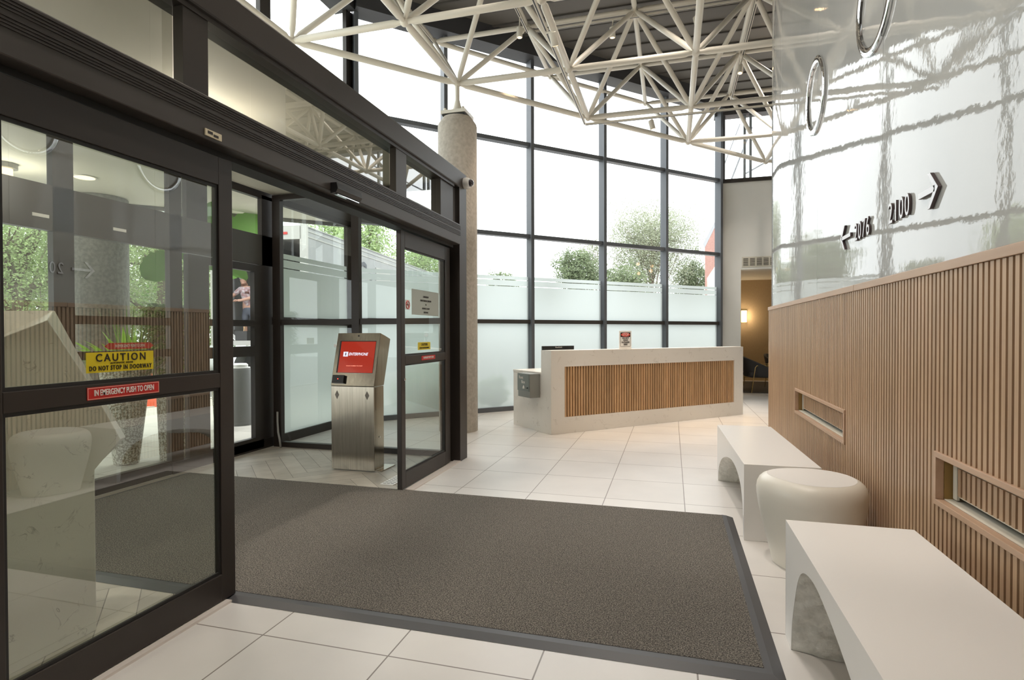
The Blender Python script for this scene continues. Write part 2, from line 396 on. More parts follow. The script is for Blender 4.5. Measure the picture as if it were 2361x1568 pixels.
def dg(u, n, z=0.0):
    """45 degree frame: u along the curtain wall, n = distance in front of its plane (into the room)"""
    return Vector((u*S2 - (12.22*S2)*S2 + n*S2, u*S2 + (12.22*S2)*S2 - n*S2, z))
DU = Vector((S2, S2, 0)); DN = Vector((S2, -S2, 0)); UZ = Vector((0, 0, 1))

# ================================================================== FLOORS, GROUND
struct(MB().prism([(-2.17, -4, 0), (9, -4, 0), (9, 13.25, 0), (0.98, 13.25, 0), (-4.66, 7.56, 0), (-4.66, 5.72, 0), (-2.17, 5.72, 0)], (0, 0, -0.12)),
       'floor', TILE, 'cream square tiled lobby floor', 'floor')
struct(MB().box(9-0.01, 1.0, 13.25, 19, -0.12, 0.0), 'floor', TILE, 'tiled floor of the lounge beyond the opening', 'floor')
# herringbone floor of the vestibule
WOODT = pm('grey_plank_tile', (0.42, 0.38, 0.32), 0.45, noise=(6, .3, .75, (0.53, 0.485, 0.42), (1, 1, 1)), island=0.12)
GROUT = pm('grout', (0.22, 0.20, 0.18), 0.9)
hb = MB(); pw, plen, gap = 0.15, 0.90, 0.002
def clip_poly(P, x0, x1, y0, y1):
    def cl(P, ax, val, keep):
        out = []
        for i in range(len(P)):
            a, b = P[i], P[(i+1) % len(P)]; ia, ib = keep(a[ax], val), keep(b[ax], val)
            if ia: out.append(a)
            if ia != ib:
                t = (val-a[ax])/(b[ax]-a[ax]); out.append((a[0]+t*(b[0]-a[0]), a[1]+t*(b[1]-a[1])))
        return out
    for ax, v, kf in ((0, x0, lambda q, w_: q >= w_), (0, x1, lambda q, w_: q <= w_), (1, y0, lambda q, w_: q >= w_), (1, y1, lambda q, w_: q <= w_)):
        P = cl(P, ax, v, kf)
        if len(P) < 3: return []
    return P
for i in range(-50, 50):
    for j in range(-9, 10):
        for kind_ in (0, 1):
            # herringbone lattice in the rotated frame
            a0 = i*pw + j*0; b0 = i*pw + j*plen*2
            if kind_ == 0: rx0, rx1, ry0, ry1 = i*pw, i*pw+plen, i*pw+j*plen*2, i*pw+pw+j*plen*2
            else: rx0, rx1, ry0, ry1 = i*pw, i*pw+pw, i*pw+pw+j*plen*2, i*pw+pw+plen+j*plen*2
            P = [(rx0+gap, ry0+gap), (rx1-gap, ry0+gap), (rx1-gap, ry1-gap), (rx0+gap, ry1-gap)]
            P = [(-3.4+(x-y)*S2, 2.4+(x+y)*S2) for x, y in P]
            P = clip_poly(P, -4.62, -2.175, -2.0, 5.72)
            if P: hb.add([(x, y, 0.0) for x, y in P], [tuple(range(len(P)))])
fl2 = struct(MB().box(-4.62, -2.175, -2.0, 5.72, -0.10, -0.0025), 'floor', GROUT, 'grey herringbone plank floor inside the glazed vestibule', 'floor')
part(hb, 'plank', WOODT, fl2)
# outside
struct(MB().box(-4.9, -4.6, -6, 7.8, -0.14, -0.004), 'trim_1', SILL, 'metal threshold strip under the outer glass wall', 'threshold')
struct(MB().prism([(-9.3, -8, -0.02), (-4.9, -8, -0.02), (-4.9, 7.9, -0.02), (0.9, 13.7, -0.02), (0.9, 40, -0.02), (-3.6, 40, -0.02), (-3.6, 16, -0.02), (-9.3, 10.2, -0.02)], (0, 0, -0.1)), 'ground', PAVE, 'pale paved walk outside the glass wall', 'paving')
struct(MB().box(-70, 60, -20, 110, -0.35, -0.14), 'ground', ASPH, 'light grey asphalt road and lot beyond the walk', 'road')
struct(MB().box(-9.45, -9.3, -8, 10.2, -0.14, 0.0), 'trim_2', pm('kerb_stone', (0.62, 0.60, 0.56), 0.8), 'pale kerb along the paved walk', 'kerb')

# ================================================================== CEILING AND ROOF
ceil = struct(MB().prism([(-4.7, -3, 6.42), (9, -3, 6.42), (9, 13.3, 6.42), (1.06, 13.3, 6.42), (-4.7, 7.54, 6.42)], (0, 0, 0.3)), 'ceiling', CEILD, 'dark grey metal deck ceiling above the white space frame', 'ceiling')
sm = MB()
y = -2.8
while y < 13.2:
    x0 = max(-4.65, y-12.2); sm.box(x0, 8.95, y, y+0.035, 6.395, 6.42); y += 0.42
part(sm, 'deck_seam', CEILD2, ceil)
# beams on top of the curtain wall
bm1 = MB().obox(dg(2.1, -0.05, 6.12), DU*7.95, DN*0.34, UZ*0.32)
struct(bm1, 'trim_3', pm('dark_roof_beam', (0.055, 0.055, 0.06), 0.5), 'dark grey roof beam along the top of the window wall', 'beam')
struct(MB().box(0.9, 9, 13.12, 13.4, 6.05, 6.44), 'trim_4', MATS['dark_roof_beam'], 'dark beam above the clerestory glass', 'beam')
struct(MB().box(-4.85, -4.5, -2.0, 7.5, 6.12, 6.44), 'trim_5', MATS['dark_roof_beam'], 'dark beam over the left side glazing', 'beam')

# ================================================================== CURTAIN WALL
UM = [2.13, 3.56, 5.19, 6.80, 8.385, 9.985]
ZT = [1.545, 3.045, 4.65]
cw = root('window_1', dg(6.0, 0, 0), 'tall gridded glass curtain wall behind the reception desk', 'window', kind='structure')
for u in UM:
    part(MB().obox(dg(u-0.032, -0.03, 0.0), DU*0.064, DN*0.17, UZ*6.14), 'mullion', ALU, cw, bevel=0.004)
for a, b in zip(UM[:-1], UM[1:]):
    for z in ZT:
        part(MB().obox(dg(a+0.032, -0.02, z-0.034), DU*(b-a-0.064), DN*0.12, UZ*0.068), 'transom', BRONZE2 if z < 2 else ALU, cw)
    part(MB().obox(dg(a+0.032, -0.02, 0.0), DU*(b-a-0.064), DN*0.10, UZ*0.075), 'bottom_rail', ALU, cw)
    edges = [0.075]+ZT+[6.14]
    g = MB()
    for z0, z1 in zip(edges[:-1], edges[1:]):
        zz0 = z0+(0 if z0 < 0.1 else 0.034); zz1 = z1-(0 if z1 > 6 else 0.034)
        P = [dg(a+0.032, 0.02, zz0), dg(b-0.032, 0.02, zz0), dg(b-0.032, 0.02, zz1), dg(a+0.032, 0.02, zz1)]
        g.add(P, [(0, 1, 2, 3)])
    part(g, 'glass_pane', GLASSC, cw)
    fr = MB()
    def band(z0, z1, gaps=()):
        P = [dg(a+0.032, 0.028, z0), dg(b-0.032, 0.028, z0), dg(b-0.032, 0.028, z1), dg(a+0.032, 0.028, z1)]; fr.add(P, [(0, 1, 2, 3)])
    band(0.075, 1.511); band(1.579, 2.155); band(2.166, 2.262); band(2.275, 2.335)
    part(fr, 'frosted_film', FROST, cw)

# outer left glass wall, plane X = -4.65
ow = root('window_2', (-4.65, 3.5, 0), 'dark framed outer glass wall of the vestibule facing the street', 'window', kind='structure')
OX0, OX1 = -4.675, -4.615
def obx(y0, y1, z0, z1, nm='mullion', m=BRONZE, x0=OX0, x1=OX1): return part(MB().box(x0, x1, y0, y1, z0, z1), nm, m, ow)
for (a, b) in ((0.7, 0.86), (3.27, 3.43), (4.33, 4.47), (5.60, 5.78), (-1.9, -1.75)): obx(a, b, 0.0, 2.97)
obx(4.53, 4.79, 2.5, 2.93)
for (a, b) in ((5.60, 5.78), (7.42, 7.60), (2.2, 2.27), (-1.9, -1.83)): obx(a, b, 3.16, 6.14)
obx(-1.9, 5.78, 2.15, 2.50, 'header', pm('outer_header', (0.075, 0.068, 0.06), 0.35, 0.2)); obx(-1.9, 7.6, 2.93, 3.16, 'header')
obx(-1.9, 3.27, 0.0, 0.13, 'bottom_rail'); obx(3.43, 4.33, 0.0, 0.13, 'bottom_rail'); obx(4.33, 7.42, 0.0, 0.11, 'bottom_rail', x0=-4.68, x1=-4.60); obx(5.78, 7.42, 1.46, 1.55, 'transom', x0=-4.68, x1=-4.60)
obx(7.42, 7.60, 0.0, 2.97)
for (a, b) in ((3.43, 4.33),): obx(a, b, 1.43, 1.50, 'rail'); obx(a, b, 1.135, 1.205, 'rail')
gp = MB()
for (a, b, z0, z1) in ((0.86, 3.27, 0.13, 2.15), (3.43, 4.33, 0.13, 2.15), (4.47, 4.53, 0.11, 2.15), (-1.75, 0.7, 0.13, 2.15), (-1.75, 0.7, 2.5, 2.93), (0.86, 3.27, 2.5, 2.93), (3.43, 4.33, 2.5, 2.93), (4.47, 4.53, 2.5, 2.93), (4.79, 5.60, 2.5, 2.93), (5.78, 7.42, 0.11, 2.93), (-1.83, 2.2, 3.16, 6.14), (2.27, 5.6, 3.16, 6.14), (5.78, 7.42, 3.16, 6.14)):
    gp.add([(-4.64, a, z0), (-4.64, b, z0), (-4.64, b, z1), (-4.64, a, z1)], [(0, 1, 2, 3)])
part(gp, 'glass_pane', GLASS, ow)
fr = MB()
for z0, z1 in ((0.11, 1.46), (1.55, 2.155), (2.166, 2.262), (2.275, 2.335)):
    fr.add([(-4.63, 5.78, z0), (-4.63, 7.42, z0), (-4.63, 7.42, z1), (-4.63, 5.78, z1)], [(0, 1, 2, 3)])
part(fr, 'frosted_film', FROST, ow)
for i, yy in enumerate((3.12, 3.76)):
    part(MB().box(-4.615, -4.610, yy, yy+0.12, 2.24, 2.265), 'white_label', PAPER, ow)
# outer automatic door leaf
od = root('door_3', (-4.62, 5.2, 0), 'dark framed outer glass door beside the vestibule corner', 'door', kind='structure')
for (y0, y1, z0, z1, nm) in ((4.53, 4.79, 0.02, 2.14, 'stile'), (5.45, 5.59, 0.02, 2.14, 'stile'), (4.79, 5.45, 2.06, 2.14, 'top_rail'), (4.79, 5.45, 1.43, 1.50, 'rail'), (4.79, 5.45, 1.09, 1.205, 'rail'), (4.79, 5.45, 0.02, 0.15, 'bottom_rail')):
    part(MB().box(-4.66, -4.60, y0, y1, z0, z1), nm, BRONZE, od)
gp = MB()
for z0, z1 in ((0.15, 1.09), (1.205, 1.43), (1.50, 2.06)): gp.add([(-4.63, 4.79, z0), (-4.63, 5.45, z0), (-4.63, 5.45, z1), (-4.63, 4.79, z1)], [(0, 1, 2, 3)])
part(gp, 'glass_pane', GLASS, od)
st = part(MB().box(-4.622, -4.615, 4.93, 5.08, 1.21, 1.29), 'caution_sticker', YEL, od); st['label'] = 'round ended yellow caution sticker'

# vestibule side screen, Y = 5.76
ss = root('window_3', (-3.4, 5.76, 0), 'clear glass side screen of the vestibule behind the steel kiosk', 'window', kind='structure')
def sbx(x0, x1, z0, z1, nm, m=BRONZE, y0=5.725, y1=5.79): return part(MB().box(x0, x1, y0, y1, z0, z1), nm, m, ss)
sbx(-4.575, -4.47, 0, 2.99, 'mullion'); sbx(-3.515, -3.42, 0, 2.99, 'mullion'); 
for a, b in ((-4.47, -3.515), (-3.42, -2.24)):
    sbx(a, b, 1.45, 1.515, 'transom', y0=5.74, y1=5.78); sbx(a, b, 0, 0.06, 'bottom_rail'); sbx(a, b, 2.93, 2.99, 'top_rail')
gp = MB()
for a, b in ((-4.47, -3.515), (-3.42, -2.24)):
    for z0, z1 in ((0.06, 1.45), (1.515, 2.93)): gp.add([(a, 5.76, z0), (b, 5.76, z0), (b, 5.76, z1), (a, 5.76, z1)], [(0, 1, 2, 3)])
part(gp, 'glass_pane', GLASS, ss)
# vestibule ceiling
struct(MB().box(-4.58, -2.22, -1.9, 5.80, 3.0, 3.06), 'ceiling', CEILB, 'flat beige ceiling of the glazed vestibule', 'ceiling')

# inner screen frame: posts, upper beam, header, transom panes
sf = root('window_4', (-2.2, 3.0, 0), 'dark bronze frame and transom glazing over the sliding doors', 'window', kind='structure')
def fb(x0, x1, y0, y1, z0, z1, nm, m=BRONZE, **k): return part(MB().box(x0, x1, y0, y1, z0, z1), nm, m, sf, **k)
fb(-2.28, -2.12, -1.9, 5.56, 2.87, 3.045, 'beam', bevel=0.012)
fb(-2.26, -2.135, -1.9, 5.42, 2.845, 2.87, 'beam_bead')
hd = MB().box(-2.27, -2.10, -1.9, 5.50, 2.262, 2.47)
header = part(hd, 'header', BRONZE2, sf, bevel=0.006)
gv = MB()
for zc in (2.355, 2.367, 2.379, 2.391, 2.415, 2.427, 2.439, 2.451):
    gv.box(-2.1, -2.0955, -1.9, 5.50, zc, zc+0.005)
part(gv, 'groove', BRONZE, sf)
fb(-2.30, -2.18, -1.9, 5.50, 2.235, 2.262, 'track', BLACKM)
fb(-2.195, -2.14, 2.09, 2.235, 2.47, 2.845, 'transom_post'); fb(-2.195, -2.14, 4.16, 4.345, 2.47, 2.845, 'transom_post')
fb(-2.28, -2.13, 5.55, 5.76, 0.0, 3.045, 'corner_post', bevel=0.004); fb(-2.30, -2.24, 5.42, 5.55, 0.0, 2.235, 'corner_post', BLACKM)
fb(-2.25, -2.15, 5.10, 5.42, 2.47, 2.845, 'transom_post')
fb(-2.28, -2.13, -0.2, 0.0, 0.0, 2.235, 'post')
for (a, b) in ((-1.9, 2.09), (2.235, 4.16), (4.345, 5.10)):
    part(MB().add([(-2.20, a, 2.47), (-2.20, b, 2.47), (-2.20, b, 2.845), (-2.20, a, 2.845)], [(0, 1, 2, 3)]), 'transom_pane', GLASST, sf)
lb = part(MB().box(-2.099, -2.093, 2.166, 2.266, 2.278, 2.31), 'maker_label', pm('worn_label', (0.62, 0.55, 0.40), 0.6), sf)
lb['label'] = 'small worn cream label'
part(MB().box(-2.093, -2.092, 2.18, 2.21, 2.29, 2.303).box(-2.093, -2.092, 2.215, 2.245, 2.284, 2.296), 'worn_ink', BLK, lb)
for a, b in ((-1.9, 2.34), (4.41, 5.55)):
    struct(MB().box(-2.20, -2.125, a, b, 0.0, 0.012), 'trim_6' if a < 0 else 'trim_7', SILL, 'pale metal floor strip below the %s sliding door' % ('left' if a < 0 else 'right'), 'threshold')

def leaf(nm, y0, y1, x, label, near):
    d = root(nm, (x, (y0+y1)/2, 0), label, 'door', kind='structure')
    t = 0.022
    sl, sr = (0.085, 0.09) if near else (0.075, 0.13)
    for a, b in ((y0, y0+sl), (y1-sr, y1)):
        part(MB().box(x-t, x+t, a, b, 0.016, 2.225), 'stile', BRONZE, d, bevel=0.003)
    a, b = y0+sl, y1-sr
    part(MB().box(x-t, x+t, a, b, 2.085, 2.225), 'top_rail', BRONZE, d, bevel=0.003)
    part(MB().box(x-t, x+t, a, b, 1.082, 1.155), 'mid_rail', BRONZE, d, bevel=0.003)
    part(MB().box(x-t, x+t, a, b, 0.016, 0.15), 'bottom_rail', BRONZE, d, bevel=0.003)
    g = MB()
    for z0, z1 in ((0.15, 1.082), (1.155, 2.085)):
        g.add([(x, a, z0), (x, b, z0), (x, b, z1), (x, a, z1)], [(0, 1, 2, 3)])
    part(g, 'glass_pane', GLASSD if near else GLASS, d)
    bd = MB()
    for z0, z1 in ((0.15, 1.082), (1.155, 2.085)):
        for xx in (x+0.004,):
            bd.box(xx, xx+0.010, a, b, z0, z0+0.014); bd.box(xx, xx+0.010, a, b, z1-0.014, z1)
            bd.box(xx, xx+0.010, b-0.012, b, z0+0.014, z1-0.014); bd.box(xx, xx+0.010, a, a+0.012, z0+0.014, z1-0.014)
    part(bd, 'glazing_bead', BLACKM, d)
    return d
XL = -2.178
dL = leaf('door_1', 1.275, 2.40, XL, 'near left sliding glass door with yellow caution sticker', True)
dR = leaf('door_2', 4.36, 5.46, -2.225, 'right sliding glass door beside the steel kiosk', False)
E2 = (0, 1, 0)   # reading direction of signs that face +X
def quad_sign(parent, x, y0, y1, z0, z1, mat, nm, th=0.0015):
    return part(MB().box(x, x+th, y0, y1, z0, z1), nm, mat, parent)
xf = XL+0.003
ya, yb_ = onp(198, 838, (1, 0, 0), xf).y, onp(353, 830, (1, 0, 0), xf).y; za, zb_ = onp(275, 856, (1, 0, 0), xf).z, onp(275, 811, (1, 0, 0), xf).z; ym = (ya+yb_)/2; zh = zb_-za
s = quad_sign(dL, xf, ya, yb_, za, zb_, YEL, 'caution_sign'); s['label'] = 'yellow caution sticker with black lettering'
text('CAUTION', (xf+0.0025, ym, za+zh*0.71), E2, UZ, 0.043, BLK, s, xs=0.92, space=1.35, bev=0.0005)
text('AUTOMATIC DOOR', (xf+0.0025, ym, za+zh*0.44), E2, UZ, 0.0095, BLK, s, xs=1.0, space=1.2)
text('DO NOT STOP IN DOORWAY', (xf+0.0025, ym, za+zh*0.20), E2, UZ, 0.026, BLK, s, xs=0.66, space=1.22, bev=0.0004)
x2 = -4.575
dY_ = onp(200, 905, (1, 0, 0), XL+0.0225).y-1.657
s = quad_sign(dL, XL+0.0225, 1.657+dY_, 1.974+dY_, 1.094, 1.143, RED, 'emergency_sign'); s['label'] = 'red sticker reading in emergency push to open'
text('IN EMERGENCY PUSH TO OPEN', (XL+0.025, 1.8155+dY_, 1.119), E2, UZ, 0.033, WHT, s, xs=0.56, space=1.0, bev=0.0005)
fr_ = MB(); 
for (a, b, c, d_) in ((1.659, 1.972, 1.096, 1.0985), (1.659, 1.972, 1.1385, 1.141), (1.659, 1.6615, 1.0985, 1.1385), (1.9695, 1.972, 1.0985, 1.1385)): fr_.box(XL+0.024, XL+0.025, a+dY_, b+dY_, c, d_)
part(fr_, 'outline', PINK, s)
# sticker on the outer glass: pointed red emergency band
pa, pb = onp(240, 799, (1, 0, 0), -4.60), onp(354, 796, (1, 0, 0), -4.60)
zc = (pa.z+pb.z)/2; yA, yB = pa.y, pb.y
s = part(MB().prism([(-4.60, yA, zc), (-4.60, yA+0.04, zc-0.028), (-4.60, yB-0.04, zc-0.028), (-4.60, yB, zc), (-4.60, yB-0.04, zc+0.028), (-4.60, yA+0.04, zc+0.028)], (0.002, 0, 0)), 'emergency_sticker', RED, ow)
s['label'] = 'pointed red emergency sticker'
text('IN EMERGENCY PUSH TO OPEN', (-4.5965, (yA+yB)/2, zc), E2, UZ, 0.036, WHT, s, xs=0.55)
# right leaf signs
xr = -2.225+0.003
s = quad_sign(dR, xr, 4.60, 5.20, 1.515, 1.745, pm('grey_notice', (0.42, 0.45, 0.40), 0.5), 'grey_notice'); s['label'] = 'grey notice seen from behind'
for i, (t_, sz) in enumerate((('WARNING', 0.026), ('PREMISES MONITORED', 0.024), ('BY', 0.02), ('VIDEO CAMERAS', 0.022), ('24 HOURS', 0.022))):
    text(t_, (xr+0.0025, 4.90, 1.685-i*0.036), (0, -1, 0), UZ, sz, BLK, s)
    pass
s = quad_sign(dR, xr, 4.475, 4.565, 1.555, 1.64, PAPER, 'no_smoking_sign'); s['label'] = 'small no smoking sticker'
cs = MB(); cc = Vector((xr+0.003, 4.52, 1.5975))
cs.tube([cc+Vector((0, cos(a)*0.034, sin(a)*0.034)) for a in [2*pi*k/24 for k in range(25)]], 0.0035, 6, False)
cs.tube([cc+Vector((0, 0.024, -0.024)), cc+Vector((0, -0.024, 0.024))], 0.003, 6)
part(cs, 'red_ring', RED, s)
part(MB().box(xr+0.0015, xr+0.003, 4.498, 4.542, 1.593, 1.601), 'cigarette', BLK, s)
s = quad_sign(dR, xr, 4.725, 5.00, 1.195, 1.265, YEL, 'caution_sign'); s['label'] = 'small yellow caution sticker'
text('CAUTION', (xr+0.0025, 4.862, 1.243), E2, UZ, 0.034, BLK, s, xs=0.9); text('DO NOT STOP IN DOORWAY', (xr+0.0025, 4.862, 1.212), E2, UZ, 0.018, BLK, s, xs=0.85)
s = quad_sign(dR, -2.225+0.0225, 4.76, 5.07, 1.10, 1.14, RED, 'emergency_sign'); s['label'] = 'small red push to open sticker'
text('IN EMERGENCY PUSH TO OPEN', (-2.225+0.025, 4.915, 1.12), E2, UZ, 0.028, WHT, s, xs=0.58)
part(MB().lathe([(0.013, 0), (0.013, 0.008), (0.009, 0.014)], (-2.203, 4.405, 0.955), 16, 'x'), 'lock_cylinder', CHROME, dR)

# motion sensor on the header, dome camera on the corner post, both attached fittings lifted away on their own
t = root('door_sensor', (-2.08, 3.33, 2.25), 'slim dark motion sensor on the door header', 'sensor')
part(MB().prism([(-2.0995, 3.18, 2.315), (-2.055, 3.18, 2.315), (-2.045, 3.18, 2.275), (-2.06, 3.18, 2.25), (-2.0995, 3.18, 2.245)], (0, 0.30, 0)), 'housing', BLACK, t, bevel=0.003)
part(MB().box(-2.085, -2.06, 3.20, 3.46, 2.240, 2.2445), 'lens_strip', CHROME, t)
cpos = Vector((-2.13, 5.70, 2.945))
t = root('dome_camera', cpos, 'white dome security camera on the dark corner post', 'camera')
part(MB().lathe([(0.058, 0.0), (0.060, 0.03), (0.054, 0.055), (0.045, 0.062)], cpos, 24, 'x'), 'housing', PAPER, t, smooth='auto')
part(MB().lathe([(0.040, 0.062), (0.036, 0.085), (0.022, 0.100), (0.004, 0.106)], cpos, 20, 'x'), 'dome', pm('smoked_dome', (0.03, 0.02, 0.03), 0.05, coat=1.0), t, smooth=True)

# ================================================================== ENTRANCE MAT
mt_ = root('entrance_mat', (-1.75, 3.38, 0), 'large charcoal entrance mat with dark rubber edging', 'mat')
mx0, mx1, my0, my1 = -4.52, 0.43, 2.335, 4.385
part(MB().box(mx0+0.08, mx1-0.075, my0+0.085, my1-0.01, 0.001, 0.017), 'pile', MATC, mt_)
def ramp(a, b, inn_a, inn_b):
    m = MB(); a, b, ia, ib = map(Vector, (a, b, inn_a, inn_b)); z = Vector((0, 0, 0.0155)); z0 = Vector((0, 0, 0.001))
    P = [a+z0, b+z0, ib+z0, ia+z0, ia+z, ib+z, ib+(b-ib)*0.4+Vector((0, 0, 0.013)), ia+(a-ia)*0.4+Vector((0, 0, 0.013))]
    m.add(P, [(0, 3, 2, 1), (3, 4, 5, 2), (4, 7, 6, 5), (7, 0, 1, 6), (0, 7, 4, 3), (1, 2, 5, 6)]); return m
part(ramp((mx0, my0, 0), (mx1, my0, 0), (mx0+0.08, my0+0.085, 0), (mx1-0.075, my0+0.085, 0)), 'rubber_edge', MATB, mt_)
part(ramp((mx1, my0, 0), (mx1, my1, 0), (mx1-0.075, my0+0.085, 0), (mx1-0.075, my1, 0)), 'rubber_edge', MATB, mt_)
part(ramp((mx0, my0, 0), (mx0, my1, 0), (mx0+0.08, my0+0.085, 0), (mx0+0.08, my1, 0)), 'rubber_edge', MATB, mt_)
# floor register
t = root('floor_register', (-2.44, 4.72, 0), 'pale metal floor vent beside the kiosk', 'vent')
part(MB().box(-2.50, -2.37, 4.52, 4.98, 0.0005, 0.006), 'plate', PAPER, t)
for k in range(9):
    for q in range(3): part(MB().box(-2.488+q*0.038, -2.458+q*0.038, 4.55+k*0.045, 4.563+k*0.045, 0.006, 0.0068), 'slot', BLACK, t)

# ================================================================== KIOSK
t = root('intercom_kiosk', (-3.0, 4.98, 0), 'brushed steel intercom kiosk with a red touch screen', 'kiosk')
kx0, kx1, ky = -3.238, -2.765, 4.895
part(MB().box(kx0, kx1, ky, ky+0.19, 0.012, 0.83), 'pedestal', STEEL, t, bevel=0.003)
part(MB().box(kx0-0.0, kx1+0.055, ky+0.03, ky+0.32, 0.001, 0.011), 'base_plate', STEEL, t)
hv = Vector((0, 0.135, 0.52)); hl = hv.length; hv.normalize(); hn = Vector((0, -hv.z, hv.y))
K0 = Vector((kx0-0.003, ky-0.002, 0.832)); KW = kx1-kx0+0.006
part(MB().add([K0, K0+Vector((KW, 0, 0)), K0+Vector((KW, 0, 0))+hv*hl, K0+hv*hl, K0+Vector((0, 0.192, 0)), K0+Vector((KW, 0.192, 0)), K0+Vector((KW, 0.20, -0.06))+hv*hl, K0+Vector((0, 0.20, -0.06))+hv*hl],
     [(0, 1, 2, 3), (1, 5, 6, 2), (5, 4, 7, 6), (4, 0, 3, 7), (3, 2, 6, 7), (0, 4, 5, 1)]), 'head', STEEL, t, bevel=0.004)
def kp(fx, fz, out=0.0): return K0 + Vector((KW*fx, 0, 0)) + hv*(hl*fz) + hn*out
def kquad(fx0, fx1, fz0, fz1, o0, o1, m=None):
    m = m or MB(); m.obox(kp(fx0, fz0, o0), Vector((KW*(fx1-fx0), 0, 0)), hv*(hl*(fz1-fz0)), hn*(o1-o0)); return m
SCR = pm('red_screen', (0.05, 0.003, 0.002), 0.15, emit=(0.72, 0.045, 0.018, 0.42), coat=0.5)
part(kquad(0.085, 0.925, 0.245, 0.85, 0.0005, 0.002), 'screen_bezel', BLACK, t)
scr = part(kquad(0.12, 0.92, 0.25, 0.835, 0.0022, 0.003), 'touch_screen', SCR, t)
SW = emat('screen_white', (0.85, 0.85, 0.95), 0.9)
part(kquad(0.20, 0.31, 0.55, 0.64, 0.0034, 0.004), 'logo_block', SW, scr)
part(kquad(0.24, 0.27, 0.57, 0.62, 0.0042, 0.0046), 'logo_mark', pm('logo_grey', (0.35, 0.35, 0.5), 0.5), scr)
text('ENTERPHONE', kp(0.545, 0.595, 0.004), (1, 0, 0), hv, 0.040, SW, scr, xs=0.83, shear=0.25, extrude=0.0004, bev=0.0009)
text('TOUCH SCREEN TO START', kp(0.49, 0.375, 0.004), (1, 0, 0), hv, 0.015, pm('screen_pink', (0.8, 0.3, 0.2), 0.5, emit=(0.9, 0.35, 0.25, 0.8)), scr, extrude=0.0002)
cr = part(kquad(0.05, 0.32, 0.045, 0.195, 0.0005, 0.03), 'card_reader', BLACK, t, bevel=0.004)
part(kquad(0.175, 0.195, 0.115, 0.13, 0.0302, 0.0312), 'red_led', emat('led', (1, 0.05, 0.03), 3), cr)
cp = kp(0.5, 0.945, 0.0)
part(MB().tube([cp, cp+hn*0.003], 0.009, 14), 'camera_hole', BLACK, t)
for fx in (0.14, 0.84):
    cx_ = kx0+(kx1-kx0)*fx
    g = MB().prism([(cx_, ky-0.0003, 0.702), (cx_+0.023, ky-0.0003, 0.745), (cx_, ky-0.0003, 0.788), (cx_-0.023, ky-0.0003, 0.745)], (0, -0.0012, 0))
    part(g, 'speaker_grille', pm('grille_grey', (0.25, 0.235, 0.21), 0.6, 0.4, bump=(400, 1, 0.003)), t)
part(MB().box(kx1+0.0005, kx1+0.003, ky+0.03, ky+0.13, 0.60, 0.82), 'side_hatch', STEEL, t)
part(MB().lathe([(0.008, 0), (0.008, 0.006)], (kx1+0.0005, ky+0.10, 0.33), 12, 'x'), 'key_lock', CHROME, t)
part(MB().box(kx0-0.03, kx0+0.001, ky+0.10, ky+0.135, 1.21, 1.24), 'side_button', PAPER, t)
# flexible conduit in the vestibule corner
tag(MB().tube([(-4.50, 5.70, 0.42), (-4.50, 5.70, 0.30), (-4.485, 5.69, 0.18), (-4.45, 5.67, 0.10), (-4.43, 5.665, 0.004)], 0.012, 8).build('conduit', pm('grey_conduit', (0.35, 0.35, 0.34), 0.5), smooth=True), 'grey flexible conduit in the vestibule corner at the floor', 'conduit')

# ================================================================== FACETED QUARTZ COUNTER inside the vestibule
xq, xk = -2.52, -2.80      # front face toward the glass, and the plane of the rear rim
def q_(x, y, xx): return onp(x, y, (1, 0, 0), xx)
e_ = atz(218, 1460); yE = q_(218, 1460, xq).y
fA = [q_(-40, 796, xq), q_(110, 738, xq), q_(204, 880, xq), q_(278, 1012, xq), q_(218, 1083, xq)]
fA += [Vector((xq, fA[4].y, 0.0)), Vector((xq, fA[0].y, 0.0))]
bA = [q_(-40, 716, xk), q_(126, 716, xk), q_(226, 900, xk), q_(290, 1008, xk), q_(214, 1083, xk)]
bA += [Vector((xk, bA[4].y, 0.0)), Vector((xk, bA[0].y, 0.0))]
qb = MB(); n7 = 7
qb.add(fA+bA, [tuple(range(n7)), tuple(range(2*n7-1, n7-1, -1))]+[(i, n7+i, n7+(i+1) % n7, (i+1) % n7) for i in range(n7)])
tag(qb.build('quartz_counter', QUARTZ2, bevel=0.004), 'faceted veined quartz counter behind the left sliding door', 'counter')

# ================================================================== CONCRETE COLUMN
cc = Vector((-2.845, 7.35, 0))
t = root('concrete_column', cc, 'tall round concrete column beside the vestibule corner', 'column')
part(MB().lathe([(0.268, 0.0), (0.268, 4.18), (0.262, 4.21), (0.20, 4.30)], cc, 48), 'shaft', COLM, t, smooth='auto')
part(MB().box(cc.x-0.16, cc.x+0.16, cc.y-0.16, cc.y+0.16, 4.302, 4.325), 'grout_pad', BLACKM, t)
cap = part(MB().box(cc.x-0.175, cc.x+0.175, cc.y-0.175, cc.y+0.175, 4.326, 4.37), 'bearing_plate', TUBE, t)
bl = MB()
for a in (-1, 1):
    for b in (-1, 1): bl.lathe([(0.022, 0), (0.022, 0.035), (0.012, 0.04)], (cc.x+a*0.13, cc.y+b*0.13, 4.371), 8)
part(bl, 'bolt', TUBE, cap)
part(MB().lathe([(0.085, 4.371), (0.045, 4.50), (0.032, 4.56), (0.032, 4.745)], cc, 20), 'bearing_cone', TUBE, t, smooth='auto')

